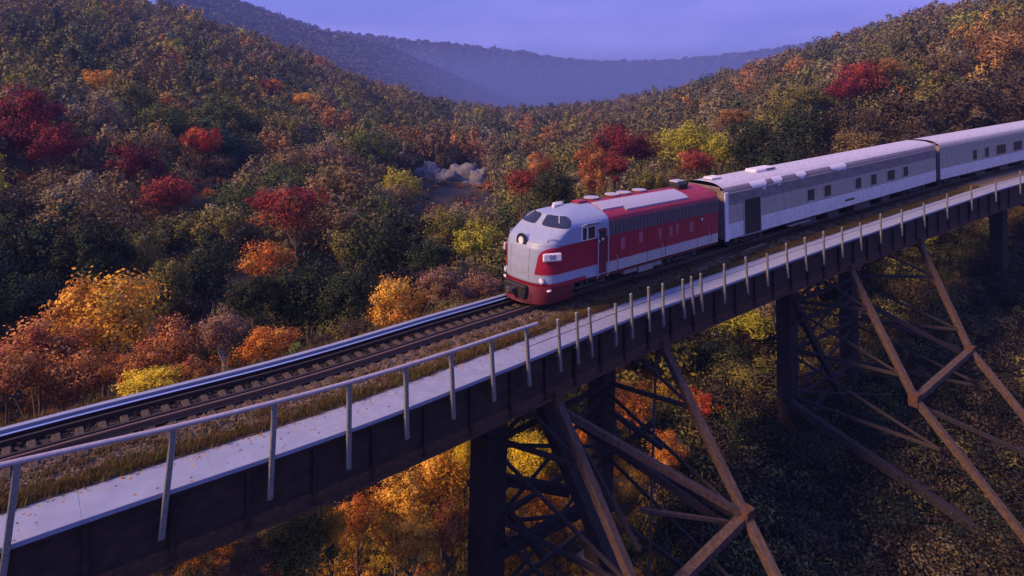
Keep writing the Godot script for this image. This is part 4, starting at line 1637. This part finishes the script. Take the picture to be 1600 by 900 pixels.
func forest() -> void:
	patch_noise.seed = 31
	patch_noise.frequency = 0.014
	patch_noise.fractal_octaves = 3
	fine_noise.seed = 63
	fine_noise.frequency = 0.022
	fine_noise.fractal_octaves = 3
	for k in 5:
		trunks.append(make_trunk(500 + k, 7 + k, 0.10))
	# close to the track, beyond the far rail
	hero("maple_tree", 165, 424, 165, 33, "gold", "tall golden-leaved tree beyond the rails, largest of the yellow trees by the track", 1.0)
	hero("tree", 60, 496, 150, 29, "rust", "rust brown tree beside the far rail, below the dark wood", 0.8)
	hero("tree", 262, 496, 120, 31, "rust", "reddish brown tree between the tall golden tree and the pale-trunked tree", 0.95)
	hero("tree", 348, 484, 78, 28.5, "pinkbrown", "small thin-leaved tree with a forked pale trunk showing beside the far rail", 0.9, M.pale_bark)
	hero("tree", 420, 506, 92, 31, "orange", "low orange tree beside the rails, just along from the pale-trunked tree", 0.75)
	hero("tree", 120, 548, 110, 27.5, "rust", "low rust-coloured tree in front of the tall golden tree", 0.8)
	hero("tree", 10, 545, 110, 26, "rust", "rust brown tree cut by the picture edge beside the far rail", 0.8)
	hero("shrub", 235, 578, 118, 25.6, "yellow", "bright yellow-green shrub right beside the far rail", 0.4, null, "shrub")
	hero("tree", 222, 540, 80, 27.5, "rust", "russet sapling standing just behind the bright yellow shrub", 0.9)
	hero("tree", 300, 560, 70, 26.5, "rust", "thin russet sapling at the foot of the pale-trunked tree", 0.8)
	hero("maple_tree", 618, 436, 102, 38, "gold", "bushy golden tree beside the rails, a short way ahead of the locomotive", 0.95)
	hero("tree", 690, 416, 72, 46, "pinkbrown", "pinkish brown tree behind the bushy golden tree by the rails", 0.9)
	hero("tree", 748, 424, 84, 48, "pinkbrown", "pinkish brown tree rising just ahead of the locomotive's nose", 0.85)
	hero("shrub", 705, 470, 90, 38, "olive", "low olive shrub between the golden tree and the locomotive", 0.55, null, "shrub")
	hero("shrub", 765, 476, 44, 38, "gold", "small golden shrub close in front of the locomotive", 0.6, null, "shrub")
	hero("shrub", 560, 500, 70, 33, "umber", "low dark brush ahead of the bushy golden tree", 0.6, null, "shrub")
	hero("shrub", 500, 525, 70, 31, "umber", "low dark brush beside the low orange tree", 0.6, null, "shrub")
	# the dark mass and the trees of the lower slope
	hero("oak_tree", 62, 318, 175, 50, "dark", "broad near-black tree under the crimson trees, at the edge of the dark wood", 1.05)
	hero("oak_tree", 150, 345, 120, 46, "dark", "near-black tree behind the tall golden tree", 1.2)
	hero("oak_tree", -30, 380, 150, 42, "dark", "near-black tree at the very edge of the picture above the rust trees", 1.1)
	hero("oak_tree", 40, 430, 120, 38, "dark", "lower dark tree behind the rust brown trees", 0.8)
	hero("oak_tree", 215, 350, 105, 54, "olive", "dull olive tree behind and above the tall golden tree", 1.2)
	hero("oak_tree", 262, 400, 90, 44, "olive", "dim olive tree between the golden tree and the dark wood", 1.1)
	hero("oak_tree", 320, 372, 105, 50, "dark", "dark green tree above the pale-trunked tree", 1.2)
	hero("tree", 420, 372, 88, 56, "orange", "orange-pink tree below the bright red maple", 0.85)
	hero("oak_tree", 395, 430, 80, 42, "dark", "dark green tree below the orange-pink tree", 0.9)
	hero("oak_tree", 485, 396, 140, 45, "dark", "wide dark green tree above the low orange tree", 0.95)
	hero("oak_tree", 545, 420, 100, 43, "dark", "dark green tree behind the bushy golden tree", 0.9)
	hero("oak_tree", 612, 318, 150, 60, "dark", "big dark green tree in the middle of the slope above the bushy golden tree", 0.95)
	hero("oak_tree", 680, 372, 90, 54, "dark", "dark green tree between the big dark tree and the locomotive", 0.8)
	hero("oak_tree", 548, 352, 80, 62, "olive", "olive tree between the red maple and the big dark tree", 0.9)
	hero("tree", 742, 345, 84, 58, "lime", "yellowish green tree just ahead of the locomotive's windscreen", 0.85)
	hero("tree", 700, 320, 80, 72, "olive", "olive-brown tree below the pale rock face", 0.85)
	hero("red_maple", 464, 280, 126, 66, "red", "bright red maple in the middle of the slope, most vivid of the reds", 0.78)
	hero("red_maple", 415, 292, 56, 68, "crimson", "small crimson tree touching the bright red maple", 0.9)
	hero("red_maple", 210, 222, 88, 78, "maroon", "dull maroon tree higher on the slope, upper one of a pair", 0.9)
	hero("red_maple", 262, 268, 82, 74, "red", "faded red tree below the maroon one on the slope", 0.85)
	hero("red_maple", 312, 194, 56, 105, "flame", "small orange-red tree standing alone above the faded red tree", 1.0)
	hero("red_maple", 40, 130, 120, 86, "crimson", "large crimson tree high at the picture edge, top of the crimson group", 0.85)
	hero("red_maple", 82, 190, 88, 80, "crimson", "crimson tree in the middle of the crimson group above the dark wood", 0.9)
	hero("red_maple", 20, 185, 80, 80, "maroon", "maroon tree under the large crimson tree", 0.9)
	hero("tree", 152, 108, 62, 150, "gold", "yellowish tree high on the slope above the crimson group", 0.8)
	hero("tree", 478, 143, 46, 195, "gold", "bright golden tree far up the slope towards the skyline", 0.5)
	hero("tree", 420, 120, 42, 210, "orange", "pale orange tree far up the slope beside the bright golden one", 0.7)
	hero("tree", 345, 240, 60, 100, "umber", "dark brown tree below the lone orange-red tree", 0.9)
	# behind the locomotive and the carriages
	hero("red_maple", 965, 192, 84, 88, "crimson", "tall crimson maple rising behind the locomotive's roof", 0.95)
	hero("red_maple", 1002, 205, 60, 90, "maroon", "maroon tree leaning against the tall crimson maple", 1.0)
	hero("red_maple", 960, 236, 66, 80, "red", "red tree in front of the tall crimson maple", 0.8)
	hero("tree", 922, 222, 56, 80, "rust", "rust tree between the crimson maple and the valley", 1.3)
	hero("tree", 926, 258, 56, 72, "rust", "rust tree directly behind the locomotive's cab roof", 1.0)
	hero("oak_tree", 868, 262, 78, 66, "dark", "round dark green tree behind the locomotive's windscreen", 0.9)
	hero("red_maple", 815, 258, 58, 74, "red", "dull red tree beside the round dark tree, near the locomotive's nose", 1.0)
	hero("tree", 845, 238, 50, 90, "rust", "rust tree above the dull red tree by the locomotive", 0.9)
	hero("tree", 1012, 258, 66, 70, "olive", "olive tree behind the locomotive's roof fans", 0.8)
	hero("tree", 1050, 262, 54, 70, "brown", "brown tree behind the rear of the locomotive's roof", 0.9)
	hero("red_maple", 1088, 230, 54, 73, "red", "small faded red tree behind the locomotive's exhaust stack", 0.9)
	hero("tree", 1082, 188, 84, 92, "lime", "large yellow-green tree above the small faded red tree", 0.8)
	hero("tree", 1124, 205, 52, 84, "lime", "yellow-green tree against the big dark trees over the carriage", 1.2)
	hero("tree", 1148, 164, 64, 108, "ginger", "ginger brown tree above the yellow-green trees", 0.7)
	hero("oak_tree", 1178, 176, 96, 76, "dark", "big dark green tree over the front of the baggage car", 1.1)
	hero("oak_tree", 1250, 158, 120, 80, "dark", "widest dark green tree over the middle of the baggage car", 0.9)
	hero("oak_tree", 1228, 215, 100, 70, "dark", "lower dark tree hugging the baggage car's roof", 0.7)
	hero("red_maple", 1345, 86, 78, 122, "red", "bright red maple on the hillside above the carriages, upper one of two", 0.95)
	hero("red_maple", 1318, 116, 62, 118, "crimson", "crimson tree just below the bright red maple on the hillside", 0.8)
	hero("tree", 1390, 88, 46, 120, "ginger", "ginger tree beside the bright red maple on the hillside", 0.8)
	hero("tree", 1265, 128, 70, 125, "olive", "olive-gold tree above the widest dark tree", 0.6)
	hero("tree", 1345, 200, 92, 66, "brown", "ginger brown tree just over the rear of the baggage car", 0.7)
	hero("oak_tree", 1320, 165, 100, 80, "umber", "dark brown tree between the red maple and the carriage roof", 0.8)
	hero("oak_tree", 1410, 140, 130, 86, "umber", "broad dark brown tree above the gap between the carriages", 0.8)
	hero("oak_tree", 1510, 120, 140, 90, "umber", "dark brown tree above the passenger coach", 0.8)
	hero("oak_tree", 1590, 100, 130, 94, "umber", "dark brown tree above the coach at the picture edge", 0.8)
	hero("oak_tree", 1440, 190, 100, 74, "umber", "dark tree brushing the roof where the carriages meet", 0.7)
	hero("tree", 1560, 38, 110, 135, "ginger", "ginger tree high on the hillside above the dark trees", 0.8)
	hero("tree", 1480, 75, 80, 130, "brown", "ginger-brown tree on the hillside, lower than the ginger one", 0.7)
	hero("tree", 1610, 20, 80, 145, "ginger", "ginger tree at the top corner of the hillside", 0.8)
	# seen below and through the bridge
	hero("shrub", 470, 812, 125, 22.5, "olive", "olive-yellow bush below the girder, close under the walkway", 0.7, null, "shrub")
	hero("shrub", 395, 858, 90, 21.5, "pinkbrown", "pinkish brown brush at the foot of the olive-yellow bush", 0.6, null, "shrub")
	hero("shrub", 520, 805, 60, 23.5, "gold", "small golden bush touching the olive-yellow bush", 0.7, null, "shrub")
	hero("tree", 620, 742, 115, 28, "gold", "golden bush in the light under the girder, lower of the golden ones", 0.75, null, "shrub")
	hero("tree", 690, 698, 110, 30, "gold", "golden orange bush under the girder beside the first column", 0.85, null, "shrub")
	hero("shrub", 668, 288, 42, 149, "brown", "brown bush in front of the rock outcrop, at its downhill end", 0.8, null, "shrub")
	hero("shrub", 702, 296, 46, 147, "olive", "olive bush in front of the middle of the rock outcrop", 0.8, null, "shrub")
	hero("shrub", 738, 298, 46, 146, "greybrown", "grey-brown bush in front of the rock outcrop beside the olive one", 0.8, null, "shrub")
	hero("shrub", 766, 284, 40, 150, "rust", "rust bush at the end of the rock outcrop towards the locomotive", 0.8, null, "shrub")
	hero("shrub", 560, 785, 80, 25.5, "orange", "orange bush under the girder, between the golden bushes and the olive-yellow one", 0.7, null, "shrub")
	hero("shrub", 640, 815, 90, 26, "gold", "dull golden bush low in front of the first column", 0.7, null, "shrub")
	hero("shrub", 725, 688, 40, 30, "yellow", "yellow sprig at the top of the golden bush by the first column", 1.0, null, "shrub")
	hero("shrub", 700, 790, 90, 27, "rust", "rust-coloured brush at the foot of the first column", 0.8, null, "shrub")
	hero("shrub", 830, 680, 90, 34, "yellow", "bright yellow bush seen between the first two columns", 0.75, null, "shrub")
	hero("shrub", 840, 755, 80, 32, "orange", "orange brush below the bright yellow bush between the columns", 0.7, null, "shrub")
	hero("shrub", 905, 660, 60, 36, "orange", "orange bush behind the slanting leg, left of the second column", 1.1, null, "shrub")
	hero("shrub", 985, 600, 80, 42, "orange", "orange bush seen just past the second column", 0.9, null, "shrub")
	hero("shrub", 1040, 680, 70, 38, "orange", "small orange bush low between the slanting legs", 0.7, null, "shrub")
	hero("shrub", 1090, 612, 70, 44, "flame", "orange-red bush behind the second slanting leg", 0.45, null, "shrub")
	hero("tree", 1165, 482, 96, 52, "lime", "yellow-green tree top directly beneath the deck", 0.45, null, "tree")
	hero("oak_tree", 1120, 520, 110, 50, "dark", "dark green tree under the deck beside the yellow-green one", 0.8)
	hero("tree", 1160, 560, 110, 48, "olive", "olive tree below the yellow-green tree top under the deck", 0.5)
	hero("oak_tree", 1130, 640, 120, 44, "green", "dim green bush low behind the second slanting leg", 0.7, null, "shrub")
	hero("shrub", 1275, 588, 56, 50, "gold", "small golden bush beside the third column", 0.5, null, "shrub")
	hero("shrub", 1592, 540, 56, 60, "gold", "small golden bush under the bridge near the picture edge", 0.7, null, "shrub")
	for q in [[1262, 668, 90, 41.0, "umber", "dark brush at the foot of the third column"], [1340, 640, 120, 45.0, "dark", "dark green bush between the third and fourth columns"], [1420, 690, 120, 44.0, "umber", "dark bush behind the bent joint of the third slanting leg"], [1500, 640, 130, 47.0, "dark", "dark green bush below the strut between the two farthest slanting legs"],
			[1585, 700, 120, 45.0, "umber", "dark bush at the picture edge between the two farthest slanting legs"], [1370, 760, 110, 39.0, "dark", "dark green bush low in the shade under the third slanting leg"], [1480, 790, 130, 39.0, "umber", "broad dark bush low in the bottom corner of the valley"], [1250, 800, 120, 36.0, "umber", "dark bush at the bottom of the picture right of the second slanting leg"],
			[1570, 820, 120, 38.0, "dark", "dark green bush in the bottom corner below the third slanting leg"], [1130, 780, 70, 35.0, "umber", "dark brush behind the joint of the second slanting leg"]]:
		hero("shrub", q[0], q[1], q[2], q[3], q[4], q[5], 0.75, null, "shrub")  # dark kinds picked for this corner put its shade into the leaf colour
	hero("oak_tree", 1380, 500, 130, 58, "umber", "dark tree in the shade beneath the carriages", 0.8)  # umber picked by place: shade beneath the bridge put into the leaves
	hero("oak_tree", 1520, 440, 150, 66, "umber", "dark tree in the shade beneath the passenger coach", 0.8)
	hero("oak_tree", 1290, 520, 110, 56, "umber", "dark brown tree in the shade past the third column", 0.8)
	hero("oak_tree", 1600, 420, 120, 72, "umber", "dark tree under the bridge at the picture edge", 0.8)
	for q in rock_spots:
		var c := pt(q[0], q[1] + q[3] * 0.5, q[4])
		heroes.append(Vector4(c.x, q[2] * 0.35 * q[4] / 1000.0, c.z, c.y + q[3] * 0.25 * q[4] / 1000.0))
	# the rest of the wood, largest in the picture first
	var fill := []
	var d := 40.0
	while d < 980.0:
		var step := clampf(4.8 + d * 0.008, 5.4, 9.6)
		var a := -0.93
		while a < 0.93:
			var an := a + rng.randf_range(-.45, .45) * step / d
			var dd := d + rng.randf_range(-.45, .45) * step
			var x := dd * sin(an)
			var z := -dd * cos(an)
			a += step / d
			if dd < 130.0 and way_offset(x, z) < 10.0:
				continue
			var px := px_of(Vector3(x, 0, z))
			var r := clampf((0.48 + 0.5 * pow(rng.randf(), 1.5)) * step, 2.7, 8.0)
			var h := rng.randf_range(1.5, 2.1) * r if dd > 70.0 else rng.randf_range(1.5, 2.0) * r
			var bad := false
			for q in heroes:
				var l: float = Vector2(q.x - x, q.z - z).length()
				if l < q.y * 0.9 + 0.6:
					bad = true
					break
				# do not stand in front of a tree that the photograph shows
				var hz: float = -q.z
				if hz > -z and absf(px_of(Vector3(q.x, 0, q.z)) - px) < 1000.0 * (q.y * 0.75 / hz + r * 0.6 / -z):
					var my_top := 120.0 + (11.0 - height(x, z) - h) / -z * 1000.0
					if my_top < 120.0 + (11.0 - q.w + q.y * 0.45) / hz * 1000.0:
						bad = true
						break
			if bad:
				continue
			var g := height(x, z)
			if is_rock(x, z) and rng.randf() < 0.9:
				continue
			fill.append([Vector3(x, g, z), r, h, px, dd])
		d += step * 0.92
	fill.sort_custom(func(p, q): return p[1] / p[4] > q[1] / q[4])
	var xf := []
	var cols := []
	var num := 0
	var room := 298 - heroes.size()
	for q in fill:
		var p: Vector3 = q[0]
		var top_y: float = 120.0 + (11.0 - p.y - q[2]) / -p.z * 1000.0
		var near_edge: bool = q[4] < 90.0
		var shown: bool = q[3] > (-170.0 if near_edge else -15.0) and q[3] < (1770.0 if near_edge else 1615.0) and top_y > -30.0 and top_y < 640.0 and p.z < 0
		if shown and num < room and q[4] < 170.0:
			var kind := wood_kind(p)
			if q[4] < 140.0:
				kind = {"gold": "lime", "red": "rust", "orange": "brown", "rust": "brown"}.get(kind, kind)
			var zone := "standing behind the train on the valley floor"
			if q[3] < 560.0:
				zone = "on the lower part of the long slope beyond the rails" if q[4] < 105.0 else "higher on the long slope beyond the rails"
			elif q[3] < 800.0:
				zone = "at the foot of the long slope, ahead of the locomotive"
			elif q[3] > 1130.0:
				zone = "on the hillside above the carriages"
			plant("tree", distinct(words[kind] + " tree", q[3], top_y, q[4], zone), "tree", "%s trees %s" % [words[kind], zone], p, q[1], minf(q[1] * rng.randf_range(.85, 1.15), q[2] * 0.48), q[2] - q[1] * 0.95, kind, 1 if q[4] < 150.0 else 2, M.bark)
			num += 1
		else:
			var r: float = q[1]
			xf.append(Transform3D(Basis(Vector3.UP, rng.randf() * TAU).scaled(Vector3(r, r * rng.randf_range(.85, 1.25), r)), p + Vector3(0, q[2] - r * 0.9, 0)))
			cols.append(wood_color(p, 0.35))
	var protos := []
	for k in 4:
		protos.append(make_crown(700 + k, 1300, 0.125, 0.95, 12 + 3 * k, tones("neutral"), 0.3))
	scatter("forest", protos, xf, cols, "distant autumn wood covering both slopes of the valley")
	rocks()

var rock_spots := [[672.0, 262.0, 34.0, 34.0, 160.0], [698.0, 268.0, 26.0, 26.0, 158.0], [722.0, 262.0, 36.0, 38.0, 162.0], [748.0, 270.0, 26.0, 30.0, 160.0], [735.0, 288.0, 34.0, 20.0, 154.0], [690.0, 290.0, 30.0, 16.0, 154.0]]
var near_names := []     # [px, py, distance, name]
var used := {}

func short_name(label: String) -> String:
	var out := PackedStringArray()
	for w in label.replace(",", " ,").split(" "):
		if w in [",", "beyond", "below", "beside", "between", "in", "behind", "above", "at", "under", "standing", "cut", "right", "close", "ahead", "against", "with", "rising", "high", "higher", "on", "over", "just", "touching", "hugging", "brushing", "directly", "seen", "near", "leaning", "far", "by", "from", "up", "of", "seen", "showing", "low", "lower", "upper"] and out.size() > 1:
			break
		out.append(w)
	return " ".join(out)

func distinct(what: String, px: float, py: float, d: float, zone: String) -> String:
	var best := 1e9
	var pick: Array = []
	for q in near_names:
		var l := Vector2(q[0] - px, (q[1] - py) * 1.4).length() + absf(log(q[2] / d)) * 120.0
		if l < best:
			best = l
			pick = q
	if pick.is_empty():
		return what + " " + zone
	var dir := "right of"
	if absf(pick[1] - py) * 1.3 > absf(pick[0] - px):
		dir = "above" if py < pick[1] else "below"
	elif px < pick[0]:
		dir = "left of"
	var base := "%s the %s" % [dir, pick[3]]
	var key := what + base
	var k: int = used.get(key, 0)
	used[key] = k + 1
	var order: String = ["", "second ", "third ", "fourth ", "fifth ", "sixth ", "seventh ", "eighth ", "ninth ", "tenth ", "eleventh ", "twelfth "][mini(k, 11)]
	return order + what + " " + base

func is_rock(x: float, z: float) -> bool:
	var px := px_of(Vector3(x, 0, z))
	return px > 655.0 and px < 765.0 and -z > 146.0 and -z < 168.0

func rocks() -> void:
	var t := thing("rock_outcrop", "pale grey rock face breaking through the wood above the locomotive's nose", "rock")
	var nz := FastNoiseLite.new()
	nz.seed = 77
	nz.frequency = 0.22
	nz.fractal_octaves = 4
	for q in rock_spots:
		var c := pt(q[0], q[1] + q[3] * 0.5, q[4])
		var rx: float = q[2] * 0.62 * q[4] / 1000.0
		var ry: float = q[3] * 0.62 * q[4] / 1000.0
		var rows := []
		for a in 15:
			var row := PackedVector3Array()
			for e in 19:
				var th := a / 14.0 * PI
				var ph := e / 18.0 * TAU
				var u := Vector3(sin(th) * cos(ph), cos(th), sin(th) * sin(ph))
				var k := 1.0 + 0.75 * nz.get_noise_3dv(u * 6.0 + Vector3(q[0], 0, 0)) + 0.35 * absf(nz.get_noise_3dv(u * 20.0 + Vector3(q[0], 9, 0)))
				row.append(c + Vector3(u.x * rx, u.y * ry, u.z * rx * 0.8) * k)
			rows.append(row)
		var b := Buf.new()
		b.grid(rows, c)
		obj("boulder", b, M.rock, t)

func trackside() -> void:
	# low growth and litter on the ground near the bridge
	var protos := []
	for k in 4:
		protos.append(make_crown(900 + k, 900, 0.075, 0.8, 10, tones("neutral"), 0.5))
	var xf := []
	var cols := []
	for k in 15000:
		var an := rng.randf_range(-0.80, 0.80) if k < 9000 else rng.randf_range(0.25, 0.85)
		var d := 14.0 * pow(13.0, rng.randf())
		var p := Vector3(d * sin(an), 0, -d * cos(an))
		p.y = height(p.x, p.z)
		var px := px_of(p)
		var o := way_offset(p.x, p.z)
		var r := rng.randf_range(0.35, 1.0) * clampf(d / 35.0, 0.7, 1.5)
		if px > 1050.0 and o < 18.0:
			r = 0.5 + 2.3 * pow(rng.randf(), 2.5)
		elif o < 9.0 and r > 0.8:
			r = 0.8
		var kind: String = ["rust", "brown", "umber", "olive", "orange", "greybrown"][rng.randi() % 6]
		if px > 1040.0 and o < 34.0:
			kind = ["brown", "umber", "umber", "dark", "umber", "olive", "dark"][rng.randi() % 7]  # darker kinds here put the shade under the bridge into the undergrowth colours
		elif o < 12.0 and px > 480.0:
			kind = ["gold", "gold", "rust", "brown", "yellow", "olive"][rng.randi() % 6]
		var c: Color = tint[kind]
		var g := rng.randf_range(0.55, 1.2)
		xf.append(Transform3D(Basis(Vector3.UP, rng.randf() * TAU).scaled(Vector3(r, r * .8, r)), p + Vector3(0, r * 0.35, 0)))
		cols.append(Color(c.r * g, c.g * g, c.b * g))
	scatter("undergrowth", protos, xf, cols, "low rust and brown undergrowth on the ground below and beyond the bridge")
